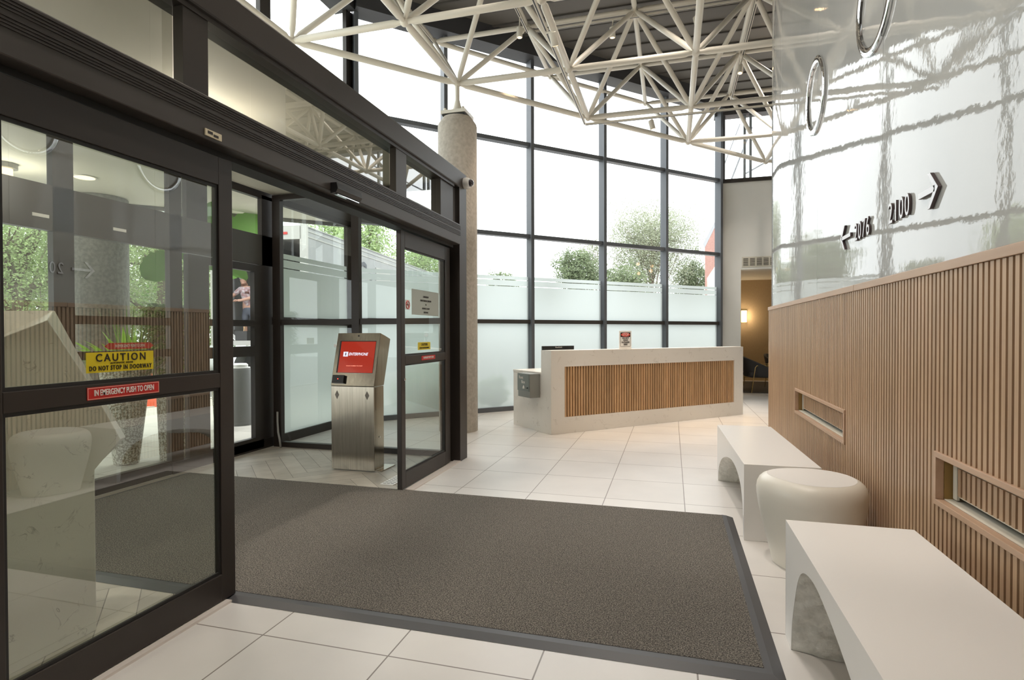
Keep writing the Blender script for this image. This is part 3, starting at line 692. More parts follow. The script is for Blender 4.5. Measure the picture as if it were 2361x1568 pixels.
# ================================================================== SPACE FRAME
BX = {-3: -8.9, -2: -7.35, -1: -5.82, 0: -4.30, 1: -2.845, 2: -1.29, 3: 0.285, 4: 1.83, 5: 3.38, 6: 4.93, 7: 6.48}
BY = {-3: 0.75, -2: 2.42, -1: 4.09, 0: 5.75, 1: 7.36, 2: 9.10, 3: 10.76, 4: 12.44}
ZB, ZTOP = 4.79, 5.90
def inside(i, j): return j <= i and i >= 0 and i <= 6
bn = {(i, j): Vector((BX[i], BY[j], ZB)) for i in range(0, 8) for j in range(-3, 5) if inside(i, j)}
tn = {}
for i in range(0, 6):
    for j in range(-3, 5):
        if j <= i+1 and j < 4:
            tn[(i, j)] = Vector(((BX[i]+BX[i+1])/2, (BY[j]+BY[j+1])/2, ZTOP))
for j in (0, 1, 2, 3):   # last top nodes beside the window wall
    i = j-1
    if i >= 0: tn[(i, j)] = Vector(((BX[i]+BX[i+1])/2, (BY[j]+BY[j+1])/2, ZTOP))
mem = []
for (i, j), p in bn.items():
    for q in ((i+1, j), (i, j+1)):
        if q in bn: mem.append((p, bn[q], 0.041))
    if i == j and (i+1, j+1) in bn: mem.append((p, bn[(i+1, j+1)], 0.041))
for (i, j), p in tn.items():
    for q in ((i+1, j), (i, j+1)):
        if q in tn: mem.append((p, tn[q], 0.037))
    if j == i+1 and (i+1, j+1) in tn: mem.append((p, tn[(i+1, j+1)], 0.037))
    for q in ((i, j), (i+1, j), (i, j+1), (i+1, j+1)):
        if q in bn: mem.append((p, bn[q], 0.036))
def clearwall(p, q):
    # nothing inside the tall white wall block (x>1.05, y<7.3)
    for k in range(11):
        m_ = p.lerp(q, k/10)
        if m_.x > 1.0 and m_.y < 7.35: return False
        if m_.y > 13.05: return False
    return True
def inview(p):
    v = p-CAM; d = v.dot(_fw)
    if d < 0.5: return False
    x = CXP+F_PX*v.dot(_rt)/d; y = CYP-F_PX*v.dot(_up)/d
    return 560 < x < 1800 and -20 < y < 700 and not (x > 1775 and p.x > 1.1)
t = root('space_frame', (0.0, 9.0, 4.7), 'cream steel tube space frame under the dark ceiling', 'space frame')
rest = MB(); cnt = 0
used = set()
scored = []
for p, q, r in mem:
    if not clearwall(p, q): continue
    vis = sum(inview(p.lerp(q, k/8)) for k in range(9))
    scored.append((vis, p, q, r))
scored.sort(key=lambda a: -a[0])
for vis, p, q, r in scored:
    d = (q-p).normalized(); L = (q-p).length
    pts = [p+d*0.035, p+d*0.085, p+d*0.13, q-d*0.13, q-d*0.085, q-d*0.035]; rr = [r*0.62, r*0.7, r, r, r*0.7, r*0.62]
    used.add(tuple(p)); used.add(tuple(q))
    if vis > 0 and cnt < 100:
        part(MB().tube(pts, rr, 12), 'strut', TUBE, t, smooth='auto'); cnt += 1
    else: rest.tube(pts, rr, 8)
if rest.v:
    o = part(rest, 'strut', TUBE, t, smooth='auto'); o['kind'] = 'stuff'
nn_ = MB(); k_ = 0
for p in sorted(used, key=lambda a: (a[1], a[0])):
    if inview(Vector(p)) : part(MB().sphere(p, 0.052, 14, 10), 'node', TUBE, t, smooth=True)
    else: nn_.sphere(p, 0.062, 10, 6)
if nn_.v:
    o = part(nn_, 'node', TUBE, t, smooth=True); o['kind'] = 'stuff'

# lighting tracks and spots
def track(p, q, lab, n=(0, 0, 1)):
    p, q = Vector(p), Vector(q); d = (q-p).normalized(); s_ = d.cross(UZ).normalized()
    o = MB().obox(p-s_*0.018, q-p, s_*0.036, UZ*0.028)
    ob = tag(o.build('lighting_track', TUBE), lab, 'lighting track', 'tracks hung in the space frame')
    part(MB().obox(p-s_*0.007-UZ*0.003, q-p, s_*0.014, UZ*0.0028), 'conductor_slot', BLACK, ob)
    return ob
TX = (BX[2]-0.055)
track((TX, 4.3, 4.70), (TX, 9.14, 4.70), 'long cream lighting track below the lower chords, running away from the camera')
track((TX, 9.17, 4.70), (2.6, 9.17, 4.70), 'cream lighting track below the lower chords, running toward the glossy wall')
ty = (BY[1]+BY[2])/2
track((-2.02, ty, 5.80), (1.0, ty, 5.80), 'cream lighting track high under the upper chords, running toward the glossy wall')
track((-2.06, 6.0, 5.80), (-2.06, ty-0.03, 5.80), 'short cream upper track ending above the column side')
track((1.10, ty+0.03, 5.80), (1.10, 11.6, 5.80), 'cream upper lighting track beside the end of the glossy wall')
track((-3.53, 5.9, 5.80), (-3.53, 8.1, 5.80), 'cream upper lighting track nearest the window wall corner')
SPOTS = [(1198, 75, 5.58, (0, 0, -1), 'cream spotlight on the upper track above the column'),
         (1277, 90, 4.60, (0.15, 0.60, -1), 'cream spotlight low on the long track nearest the camera'),
         (1412, 75, 5.60, (0.0, 0.12, -1), 'cream spotlight pointing almost straight down from the upper track'),
         (1607, 50, 5.60, (0.25, 0, -1), 'cream tilted spotlight beside the glossy wall on the upper track'),
         (1707, 160, 5.58, (-0.1, -0.25, -1), 'lit cream spotlight close to the end of the glossy wall'),
         (1503, 288, 4.58, (0.25, 0.1, -1), 'lit cream spotlight low in front of the windows')]
for x, y, z, d, lab in SPOTS:
    c = atz(x, y, z); d = Vector(d).normalized(); top = c-d*0.075
    ax, ay = {1198: (-2.06, c.y), 1277: (TX, c.y), 1412: (c.x, ty), 1607: (c.x, ty), 1707: (1.10, c.y), 1503: (c.x, 9.17)}[x]
    t = root('spotlight', c, lab, 'spotlight', 'track spotlights in the space frame')
    part(MB().tube([c-d*0.07, c-d*0.065, c+d*0.065, c+d*0.07], [0.036, 0.042, 0.042, 0.040], 18), 'housing', TUBE, t, smooth='auto')
    part(MB().tube([c+d*0.0702, c+d*0.072], 0.030, 16), 'lens', WARML, t)
    zt = 5.798 if z > 5 else 4.698
    part(MB().tube([(ax, ay, zt+0.001), (ax, ay, zt-0.02), (top.x, top.y, top.z)], 0.010, 8), 'bracket', TUBE, t)
    ld = bpy.data.lights.new('spot_lamp', 'SPOT'); ld.energy = 140; ld.color = (1.0, 0.76, 0.52); ld.spot_size = radians(50); ld.spot_blend = 0.6; ld.shadow_soft_size = 0.03
    lo = bpy.data.objects.new('lamp', ld); COL.objects.link(lo); lo.parent = t
    lo.matrix_local = Matrix.Translation(d*0.085) @ d.to_track_quat('-Z', 'Y').to_matrix().to_4x4()

# ================================================================== RIGHT WALL: glossy white panels over wood slats
XW = 1.10; WY0, WY1 = -1.5, 7.24
wr = root('wall_right', (XW+0.1, 3.0, 0), 'glossy white panelled wall above the wood slats', 'wall', kind='structure')
seams = [WY0, 0.66, 2.09, 3.51, 4.935, 6.47, WY1]
for k, (a, b) in enumerate(zip(seams[:-1], seams[1:])):
    if b > 7: # last panel curves very slightly away
        m = MB(); N = 8
        pts = [(XW + 0.03*((i/N)**2), a+0.002+(b-a-0.004)*i/N) for i in range(N+1)]
        vs = [(x, y, z) for x, y in pts for z in (1.645, 6.40)]; m.add(vs, [(2*i, 2*i+1, 2*i+3, 2*i+2) for i in range(N)])
        part(m, 'wall_panel', WHITE, wr, smooth=True)
    else:
        part(MB().box(XW, XW+0.02, a+0.0015, b-0.0015, 1.645, 6.40), 'wall_panel', WHITE, wr)
part(MB().box(XW+0.145, XW+0.35, WY0, WY1-0.002, 0.0, 6.40).box(XW+0.035, XW+0.145, WY0, WY1-0.002, 1.645, 6.40), 'wall_core', WPAINT, wr)
# slat cladding
sw = root('wood_slat_cladding', (XW, 3.0, 0), 'walnut vertical slat cladding on the lower right wall', 'wall cladding', kind='structure')
GR = [(4.19, 5.70), (1.31, 2.822)]; GZ0, GZ1 = 0.632, 0.812
pit, wd = 0.0385, 0.0240
yy = WY0+0.01; sm = MB()
while yy+wd < WY1:
    ing = any(a-0.02 < yy+wd/2 < b+0.02 for a, b in GR)
    if ing: sm.box(XW, XW+0.026, yy, yy+wd, 0.005, GZ0-0.012); sm.box(XW, XW+0.026, yy, yy+wd, GZ1+0.012, 1.603)
    else: sm.box(XW, XW+0.026, yy, yy+wd, 0.005, 1.603)
    yy += pit
part(sm, 'slats', WOOD, sw)
bk = MB(); ys = [WY0] + sorted([v for g in GR for v in g]) + [WY1]
prev = WY0
for a, b in sorted(GR):
    bk.box(XW+0.026, XW+0.036, prev, a, 0, 1.60); bk.box(XW+0.026, XW+0.036, a, b, 0, GZ0); bk.box(XW+0.026, XW+0.036, a, b, GZ1, 1.60); prev = b
bk.box(XW+0.026, XW+0.036, prev, WY1, 0, 1.60)
part(bk, 'backing', WOODB, sw)
part(MB().box(XW-0.008, XW+0.05, WY0, 3.98, 1.604, 1.643).box(XW-0.008, XW+0.05, 3.984, WY1, 1.604, 1.643), 'cap_rail', WOODL, sw, bevel=0.002)
for gi, (a, b) in enumerate(GR):
    g = root('vent_grille', (XW, (a+b)/2, GZ0), ('far slotted heater grille in the wood slats above the farther bench' if gi == 0 else 'near slotted heater grille in the wood slats at the right edge'), 'vent grille', 'heater grilles set in the slat wall')
    f = MB(); w_ = 0.024
    f.box(XW-0.010, XW+0.022, a-w_, b+w_, GZ0-w_, GZ0).box(XW-0.010, XW+0.022, a-w_, b+w_, GZ1, GZ1+w_).box(XW-0.010, XW+0.022, a-w_, a, GZ0, GZ1).box(XW-0.010, XW+0.022, b, b+w_, GZ0, GZ1)
    part(f, 'wood_frame', WOODL, g, bevel=0.002)
    part(MB().box(XW+0.136, XW+0.142, a, b, GZ0, GZ1), 'back_plate', BLACKM, g)
    rv = MB().box(XW+0.038, XW+0.135, a, a+0.004, GZ0, GZ1).box(XW+0.022, XW+0.135, b-0.004, b, GZ0, GZ1).box(XW+0.022, XW+0.135, a, b, GZ1-0.004, GZ1)
    part(rv, 'reveal', pm('olive_reveal', (0.28, 0.17, 0.05), 0.6), g)
    part(MB().box(XW+0.022, XW+0.135, a, b, GZ0, GZ0+0.004), 'metal_sill', CREAM, g)
    part(MB().box(XW+0.050, XW+0.060, a+0.03, b-0.02, GZ1-0.030, GZ1-0.022).box(XW+0.050, XW+0.060, a+0.03, b-0.06, GZ0+0.028, GZ0+0.034).box(XW+0.050, XW+0.060, b-0.064, b-0.06, GZ0+0.028, GZ1-0.022).box(XW+0.05, XW+0.06, b-0.045, b-0.012, GZ0+0.01, GZ1-0.01), 'metal_rail', CREAM, g)
    iv = MB(); yy = a+0.035
    while yy+wd < b-0.066: iv.box(XW+0.044, XW+0.060, yy, yy+wd, GZ0+0.035, GZ1-0.031); yy += pit
    part(iv, 'slat_insert', WOOD, g); part(MB().box(XW+0.061, XW+0.066, a+0.03, b-0.06, GZ0+0.035, GZ1-0.031), 'insert_back', WOODB, g)
# chrome rings
def ring(y, z, R, lab):
    c = Vector((XW, y, z)); t = MB(); prof = [(R, 0.0), (R, 0.012), (R-0.008, 0.018), (R-0.040, 0.020), (R-0.052, 0.012), (R-0.054, 0.0)]
    n = 64; vs = []; fs = []
    for k in range(n):
        a = 2*pi*k/n
        for r, h in prof: vs.append((c.x-h-0.001, c.y+r*cos(a), c.z+r*sin(a)))
    P = len(prof)
    for k in range(n):
        for i in range(P):
            fs.append((k*P+i, k*P+(i+1) % P, ((k+1) % n)*P+(i+1) % P, ((k+1) % n)*P+i))
    t.add(vs, fs)
    return tag(t.build('wall_ring', CHROME, smooth='auto', origin=(c.x, c.y, c.z)), lab, 'wall ring', 'chrome rings on the glossy wall')
ring(4.99, 3.215, 0.297, 'chrome ring on the glossy wall farther from the camera'); ring(3.63, 3.215, 0.297, 'larger looking chrome ring high on the glossy wall nearer the camera')
# direction lettering, reading from far (left in the photo) to near
RD = (0, -1, 0)
def arrow(tip, tail, h, z, name, lab, grp, w_=0.028, th=0.015):
    """flat arrow on the wall: tip/tail are Y values"""
    s_ = 1 if tip > tail else -1; o = MB(); xb = XW-0.002-th
    def bar(p, q, ww):
        p, q = Vector(p), Vector(q); d = (q-p).normalized(); n_ = Vector((-d.y, d.x))*ww/2
        P = [p-n_, q-n_, q+n_, p+n_]; o.prism([(xb, a.x, a.y) for a in P], (th, 0, 0))
    back = tip-s_*h*0.5
    bar((tip, z-ww2(w_)), (back, z+h/2), w_) if False else None
    K = []
    # chevron as one polygon
    hw = w_*0.75
    K = [(tip, z), (back, z+h/2), (back-s_*hw*1.3, z+h/2), (tip-s_*hw*1.9, z), (back-s_*hw*1.3, z-h/2), (back, z-h/2)]
    o.prism([(xb, a, b) for a, b in K[:4]], (th, 0, 0)); o.prism([(xb, a, b) for a, b in (K[0], K[3], K[4], K[5])], (th, 0, 0))
    o.prism([(xb, a, b) for a, b in ((tail, z-w_/2), (tip-s_*hw*1.6, z-w_/2), (tip-s_*hw*1.6, z+w_/2), (tail, z+w_/2))], (th, 0, 0))
    ob = o.build(name, LTXT); ob.data.materials.append(LFACE)
    for p in ob.data.polygons:
        if abs(p.normal.x) > 0.9: p.material_index = 1
    # studs
    so = MB().box(xb+th, XW+0.0005, min(tip, tail)+0.03, min(tip, tail)+0.04, z-0.005, z+0.005); part(so, 'standoff', CHROME, ob)
    return tag(ob, lab, 'direction sign', grp)
arrow(4.24, 4.02, 0.155, 1.965, 'arrow_sign', 'raised arrow pointing toward the windows beside 2076', 'direction letters on the glossy wall', 0.024)
arrow(2.80, 3.00, 0.155, 1.965, 'arrow_sign', 'raised arrow pointing toward the camera side beside 2100', 'direction letters on the glossy wall', 0.026)
def digits(s_, y0, y1, z, lab):
    r = root('number_sign', (XW-0.02, (y0+y1)/2, z), lab, 'number sign', 'direction letters on the glossy wall')
    n = len(s_); stp = (y0-y1)/n
    for k, ch in enumerate(s_):
        yc = y0-stp*(k+0.5)
        text(ch, (XW-0.008, yc, z), RD, UZ, 0.152, LTXT, r, 'digit', extrude=0.0055, xs=0.78)
        text(ch, (XW-0.0142, yc, z), RD, UZ, 0.152, LFACE, r, 'digit_face', extrude=0.0004, xs=0.78)
    return r
digits('2076', 3.955, 3.665, 1.955, 'raised number 2076 on the glossy wall'); digits('2100', 3.385, 3.10, 1.955, 'raised number 2100 on the glossy wall')

# ================================================================== BENCHES AND STOOL
def bench(x0, x1, y0, y1, h, arch, lab, shift=0.0):
    """arch: list of (y,z) from far foot to near foot"""
    r = root('stone_bench', ((x0+x1)/2, (y0+y1)/2, 0), lab, 'bench', 'white arched benches along the slat wall')
    # smooth arch by Catmull-Rom
    A = []
    for i in range(len(arch)-1):
        p0, p1, p2, p3 = arch[max(i-1, 0)], arch[i], arch[i+1], arch[min(i+2, len(arch)-1)]
        for s_ in range(8):
            u = s_/8; A.append(tuple(0.5*((2*p1[k])+(-p0[k]+p2[k])*u+(2*p0[k]-5*p1[k]+4*p2[k]-p3[k])*u*u+(-p0[k]+3*p1[k]-3*p2[k]+p3[k])*u**3) for k in (0, 1)))
    A.append(arch[-1]); A = [(a, max(0.001, b)) for a, b in A]
    # outline: top and sides, with vertical strips to the arch
    n = len(A); m = MB()
    # face strips between arch and top
    for X, flip in ((x0, False), (x1, True)):
        vs = []; fs = []
        P = [(y1, 0.001)]+A+[(y0, 0.001)]
        T = [(y1, h)]+[(a, h) for a, b in A]+[(y0, h)]
        vs = [(X, a, b) for a, b in P]+[(X, a, b) for a, b in T]; k = len(P)
        for i in range(k-1):
            f = (i, i+1, k+i+1, k+i); fs.append(f if flip else tuple(reversed(f)))
        m.add(vs, fs)
    m.add([(x0, y0, h), (x1, y0, h), (x1, y1, h), (x0, y1, h)], [(0, 1, 2, 3)])
    m.add([(x0, y0, 0.001), (x1, y0, 0.001), (x1, y0, h), (x0, y0, h)], [(0, 1, 2, 3)])
    m.add([(x1, y1, 0.001), (x0, y1, 0.001), (x0, y1, h), (x1, y1, h)], [(0, 1, 2, 3)])
    ob = part(m, 'body', STONEW, r)
    wl = ob.modifiers.new('weld', 'WELD'); wl.merge_threshold = 0.0006
    bv = ob.modifiers.new('bevel', 'BEVEL'); bv.width = 0.009; bv.segments = 3; bv.limit_method = 'ANGLE'; bv.angle_limit = radians(60)
    # rough arch lining, slightly bulging
    rg = MB(); nx = 26; vs = []
    for i, (a, b) in enumerate(A):
        for k in range(nx+1):
            x = x0+0.0006+(x1-x0-0.0012)*k/nx
            bul = 0.0 if k in (0, nx) else random.uniform(-0.008, 0.010)+0.05*sin(pi*k/nx)
            yc = (A[0][0]+A[-1][0])/2; d = Vector((yc-a, -b*0.6)); d = d.normalized() if d.length > 1e-6 else Vector((0, 0))
            vs.append((x, a+d.x*bul, max(0.001, b+d.y*bul)))
    fs = [(i*(nx+1)+k, i*(nx+1)+k+1, (i+1)*(nx+1)+k+1, (i+1)*(nx+1)+k) for i in range(len(A)-1) for k in range(nx)]
    rg.add(vs, fs); o2 = part(rg, 'chiselled_arch', STONER, r, smooth=True); o2['label'] = 'rough chiselled stone arch'
    return r
fb_ = bench(0.43, 0.885, 3.93, 5.54, 0.495, [(5.46, 0), (5.42, .12), (5.2, .25), (4.9, .335), (4.6, .385), (4.38, .39), (4.2, .365), (4.07, .31), (3.995, .22), (3.97, .1), (3.965, 0)], 'farther white stone bench with a rough arched opening'); fb_.rotation_euler = (0, 0, 0.028)
bench(0.49, 0.985, 1.12, 2.745, 0.515, [(2.62, 0), (2.60, .12), (2.55, .24), (2.48, .36), (2.38, .425), (2.22, .45), (2.05, .43), (1.88, .39), (1.73, .34), (1.55, .25), (1.38, .12), (1.31, 0)], 'nearer white stone bench at the bottom right corner')
# stool: pebble-shaped drum with a dished edge
t = root('stone_stool', (0.79, 3.68, 0), 'cream rounded drum stool between the two white benches', 'stool')
m = MB(); n = 72; scx, scy = 0.775, 3.60
def rad(a):   # plan outline, a from +X
    r = 0.284*(1+0.035*cos(2*a)-0.02*cos(3*a+0.6))
    r -= 0.030*math.exp(-((((a-radians(205)+pi) % (2*pi))-pi)/0.55)**2)
    return r
prof = [(0.70, 0.001), (0.735, 0.05), (0.82, 0.15), (0.905, 0.25), (0.965, 0.33), (0.995, 0.395), (1.0, 0.43), (0.985, 0.46), (0.945, 0.486), (0.885, 0.503), (0.82, 0.512), (0.80, 0.514)]
vs = []
for f, z in prof:
    for k in range(n): a = 2*pi*k/n; vs.append((scx+rad(a)*f*cos(a), scy+rad(a)*f*sin(a), z))
fs = [(i*n+k, i*n+(k+1) % n, (i+1)*n+(k+1) % n, (i+1)*n+k) for i in range(len(prof)-1) for k in range(n)]
m.add(vs, fs); part(m, 'body', STONEC, t, smooth=True)
m = MB(); vs = []; vs2 = [(scx+rad(2*pi*k/n)*0.80*cos(2*pi*k/n), scy+rad(2*pi*k/n)*0.80*sin(2*pi*k/n), 0.5145) for k in range(n)]
m.add(vs2, [tuple(range(n))]); part(m, 'seat', STONEW, t)

# ================================================================== RECEPTION DESK
A0 = Vector((-1.527, 7.316, 0)); dU = (Vector((1.127, 9.934, 0))-A0); DL = dU.length; dU.normalize(); dN = Vector((dU.y, -dU.x, 0))  # dN toward the camera side
dB = -dN
def dk(u, d, z=0.0): return A0 + dU*u + dB*d + UZ*z
t = root('reception_desk', dk(DL/2, 0.4), 'white quartz reception desk with a wood slat front', 'desk')
u0, u1, z0, z1 = 0.215, 3.52, 0.218, 0.895; dep = 0.25
fm = MB()
fm.obox(dk(0, 0, 0.001), dU*u0, dB*dep, UZ*1.112).obox(dk(u1, 0, 0.001), dU*(DL-u1), dB*dep, UZ*1.112)
fm.obox(dk(u0, 0, 0.001), dU*(u1-u0), dB*dep, UZ*(z0-0.001)).obox(dk(u0, 0, z1), dU*(u1-u0), dB*dep, UZ*(1.113-z1))
part(fm, 'front_slab', QUARTZ, t)
part(MB().obox(dk(u0, 0.045, z0), dU*(u1-u0), dB*0.2, UZ*(z1-z0)), 'panel_back', WOODB, t)
sl = MB(); NS = 74; pp = (u1-u0)/NS
for k in range(NS): sl.obox(dk(u0+pp*k+pp*0.18, 0.008, z0+0.002), dU*(pp*0.60), dB*0.036, UZ*(z1-z0-0.004))
part(sl, 'slats', WOODD, t)
part(MB().obox(dk(0.0, dep+0.001, 0.001), dU*0.06, dB*(1.02-dep), UZ*0.78), 'side_panel', QUARTZ, t)
part(MB().obox(dk(DL-0.06, dep+0.001, 0.001), dU*0.06, dB*0.5, UZ*0.78), 'side_panel', QUARTZ, t)
part(MB().obox(dk(-0.004, dep+0.001, 0.782), dU*(DL+0.004), dB*(1.025-dep), UZ*0.03), 'worktop', QUARTZ, t, bevel=0.002)
# drop box on the end
E0 = onp(1205, 855, (1, 1, 0), 5.56); E1 = onp(1233, 862, (1, 1, 0), 5.56)
bxd = dk(0, 0.30, 0)
t = root('drop_box', dk(-0.08, 0.42, 0.47), 'grey metal drop box fixed to the end of the reception desk', 'drop box')
zb0, zb1 = 0.468, 0.792; d0, d1 = 0.275, 0.60; th = 0.155
part(MB().obox(dk(-0.006, d0, zb0), -dU*th, dB*(d1-d0), UZ*(zb1-zb0)), 'box', STEELD, t, bevel=0.002)
part(MB().obox(dk(-0.006-th, d0+0.02, zb0+0.085), -dU*0.004, dB*(d1-d0-0.01), UZ*(zb1-zb0-0.09)), 'door', pm('etched_panel', (0.22, 0.24, 0.225), 0.35, 0.3), t)
kl = dk(-0.006-th-0.005, d0+0.06, 0.60)
part(MB().tube([kl, kl-dU*0.012], 0.009, 10), 'lock', BLACK, t)
text('Rent', dk(-0.172, 0.50, 0.735), dN, UZ, 0.062, WHT, t); text('Box', dk(-0.172, 0.44, 0.675), dN, UZ, 0.06, WHT, t)
part(MB().prism([dk(-0.171, 0.46, 0.585), dk(-0.171, 0.40, 0.585), dk(-0.171, 0.41, 0.615), dk(-0.171, 0.43, 0.635), dk(-0.171, 0.45, 0.615)], -dU*0.001), 'icon', WHT, t)
# monitor on the worktop
mc = onp(1288, 805, (-1, 1, 0), 9.35)
t = root('monitor', (mc.x, mc.y, 0.813), 'black computer monitor standing behind the reception desk front', 'monitor')
c0 = Vector((mc.x, mc.y, 0)); 
part(MB().obox(c0-dU*0.265+UZ*0.86, dU*0.53, dB*0.03, UZ*0.305), 'panel', BLACK, t, bevel=0.004)
part(MB().obox(c0-dU*0.03+dB*0.03+UZ*0.83, dU*0.06, dB*0.03, UZ*0.2), 'neck', BLACK, t)
part(MB().obox(c0-dU*0.11-dB*0.05+UZ*0.814, dU*0.22, dB*0.16, UZ*0.014), 'foot', BLACK, t)
text('ViewSonic', c0+UZ*1.145-dB*0.0015, dU, UZ, 0.028, WHT, t)
# stop sign stand
pc = onp(1442, 790, (-1, 1, 0), 9.05); 
t = root('stop_sign', (pc.x, pc.y, 1.0), 'small white stop sign standing on the reception desk', 'sign')
wS = 0.265; zS0, zS1 = 1.114, 1.355; c0 = Vector((pc.x, pc.y, 0)); 
# the sign stands on the raised front slab
c0 = dk((Vector((pc.x, pc.y, 0))-A0).dot(dU), 0.16, 0)
u_s = (onp(1442, 790, tuple(dN), dN.dot(dk(0, 0.16)))-A0).dot(dU); c0 = dk(u_s, 0.16, 0); t.location = (c0.x, c0.y, 1.114)
part(MB().obox(c0-dU*0.115+UZ*1.114, dU*0.23, dB*0.006, UZ*0.26), 'holder', PAPER, t, bevel=0.002)
part(MB().obox(c0-dU*0.115+UZ*1.114, dU*0.23, dB*0.09, UZ*0.004), 'holder_foot', PAPER, t)
fs0 = c0-dB*0.0012
plate = part(MB().obox(fs0-dU*0.093+UZ*1.145, dU*0.186, dB*0.001, UZ*0.205), 'sign_border', BLK, t)
part(MB().obox(fs0-dB*0.001-dU*0.089+UZ*1.149, dU*0.178, dB*0.0008, UZ*0.135), 'sign_face', PAPER, plate)
ov = [fs0-dB*0.0012+dU*(0.083*cos(a))+UZ*(1.318+0.028*sin(a)) for a in [2*pi*k/32 for k in range(32)]]
part(MB().prism(ov, -dB*0.0008), 'red_oval', pm('stop_red', (0.80, 0.08, 0.06), 0.5), plate)
text('STOP', fs0-dB*0.003+UZ*1.318, dU, UZ, 0.052, WHT, plate, xs=0.95)
for i, s_ in enumerate(('DO NOT', 'LEAVE', 'PACKAGES', 'HERE')):
    text(s_, fs0-dB*0.003+UZ*(1.267-i*0.031), dU, UZ, 0.034, BLK, plate, xs=0.9, bev=0.0006)

# ================================================================== FAR WALL, CLERESTORY, LOUNGE
fwll = MB().box(0.98, 1.45, 13.2, 13.45, 0, 4.60).box(1.45, 3.4, 13.2, 13.45, 2.71, 4.60).box(3.4, 9.0, 13.2, 13.45, 0, 4.60)
struct(fwll, 'wall_back', WPAINT, 'white wall with an opening into the lounge', 'wall')
wc = root('window_5', (3, 13.25, 4.6), 'clerestory glass above the white far wall', 'window', kind='structure')
part(MB().box(0.98, 9.0, 13.16, 13.3, 4.60, 4.68), 'sill_rail', BRONZE, wc)
part(MB().box(0.98, 1.12, 13.16, 13.3, 4.68, 6.05), 'mullion', ALU, wc)
for x in (1.5, 1.62, 2.9): part(MB().box(x, x+0.05, 13.24, 13.32, 4.68, 6.05), 'mullion', pm('pale_mullion', (0.42, 0.44, 0.48), 0.4), wc)
part(MB().add([(1.12, 13.23, 4.68), (9, 13.23, 4.68), (9, 13.23, 6.05), (1.12, 13.23, 6.05)], [(0, 1, 2, 3)]), 'glass_pane', GLASSC, wc)
bz = MB().tube([(1.15, 13.9, 4.4), (1.75, 13.9, 6.0)], 0.02, 6).tube([(1.6, 13.9, 4.95), (3.4, 13.9, 5.9)], 0.02, 6).tube([(1.05, 13.9, 4.9), (1.5, 13.9, 6.1)], 0.012, 6)
tag(bz.build('roof_brace', MATS['pale_mullion']), 'thin grey diagonal braces behind the clerestory glass', 'brace')
# lounge shell
struct(MB().box(0.98, 9.0, 17.0, 17.2, 0, 2.8), 'wall_far', TAN, 'tan papered wall at the back of the lounge', 'wall')
struct(MB().box(0.98, 1.2, 13.45, 17.0, 0, 2.8), 'wall_left', WPAINT, 'side wall of the lounge', 'wall')
struct(MB().box(0.98, 9.0, 13.45, 17.2, 2.8, 2.9), 'ceiling', CEILB, 'beige lounge ceiling beyond the opening', 'ceiling')
struct(MB().box(-4.9, 9.0, -3.2, -3.0, 0, 6.42), 'wall_front', pm('bounce_cutting_dark', (0.16, 0.145, 0.13), 0.7), 'unseen wall behind the camera, kept dark to cut bounced light', 'wall')  # unseen wall; dark tone keeps light from bouncing in from behind
struct(MB().box(9.0, 9.2, -4, 19, 0, 6.7), 'wall_side', WPAINT, 'cream wall at the far right of the lounge', 'wall')
tag(MB().box(1.25, 4.6, 13.48, 16.6, 0.001, 0.012).build('rug', RUG), 'dark rug under the lounge chairs', 'rug')
# return-air grille over the opening
t = root('return_grille', (1.95, 13.19, 2.76), 'cream air grille above the lounge opening', 'vent')
part(MB().box(1.47, 2.45, 13.185, 13.199, 2.755, 2.98), 'frame', CREAM, t)
g = MB(); lv = MB()
for k in range(7):
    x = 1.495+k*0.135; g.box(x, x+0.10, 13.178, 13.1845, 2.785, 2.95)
    for q in range(8): lv.box(x, x+0.10, 13.172, 13.1775, 2.79+q*0.0205, 2.797+q*0.0205)
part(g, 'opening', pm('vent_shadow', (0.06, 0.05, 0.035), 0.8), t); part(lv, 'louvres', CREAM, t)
# sconce
t = root('wall_sconce', (1.95, 16.99, 1.6), 'glowing rectangular sconce on the tan lounge wall', 'sconce')
sc0 = onp(1716, 741, (0, 1, 0), 16.9)
part(MB().box(1.87, 2.02, 16.985, 16.999, 1.62, 1.98), 'back_plate', BRASS, t)
part(MB().box(1.88, 2.01, 16.90, 16.984, 1.63, 1.95), 'shade', emat('sconce_glow', (1.0, 0.78, 0.5), 6.0), t)
for x_ in (4.5, 6.5):  # extra sconces out of view, added to brighten the lounge
    t2 = root('wall_sconce', (x_, 16.99, 1.6), 'added fill sconce deeper along the tan lounge wall' if x_ < 5 else 'added fill sconce at the far end of the tan lounge wall', 'sconce')
    part(MB().box(x_-0.07, x_+0.07, 16.985, 16.999, 1.62, 1.98), 'back_plate', BRASS, t2)
    part(MB().box(x_-0.06, x_+0.06, 16.90, 16.984, 1.63, 1.95), 'shade', MATS['sconce_glow'], t2)
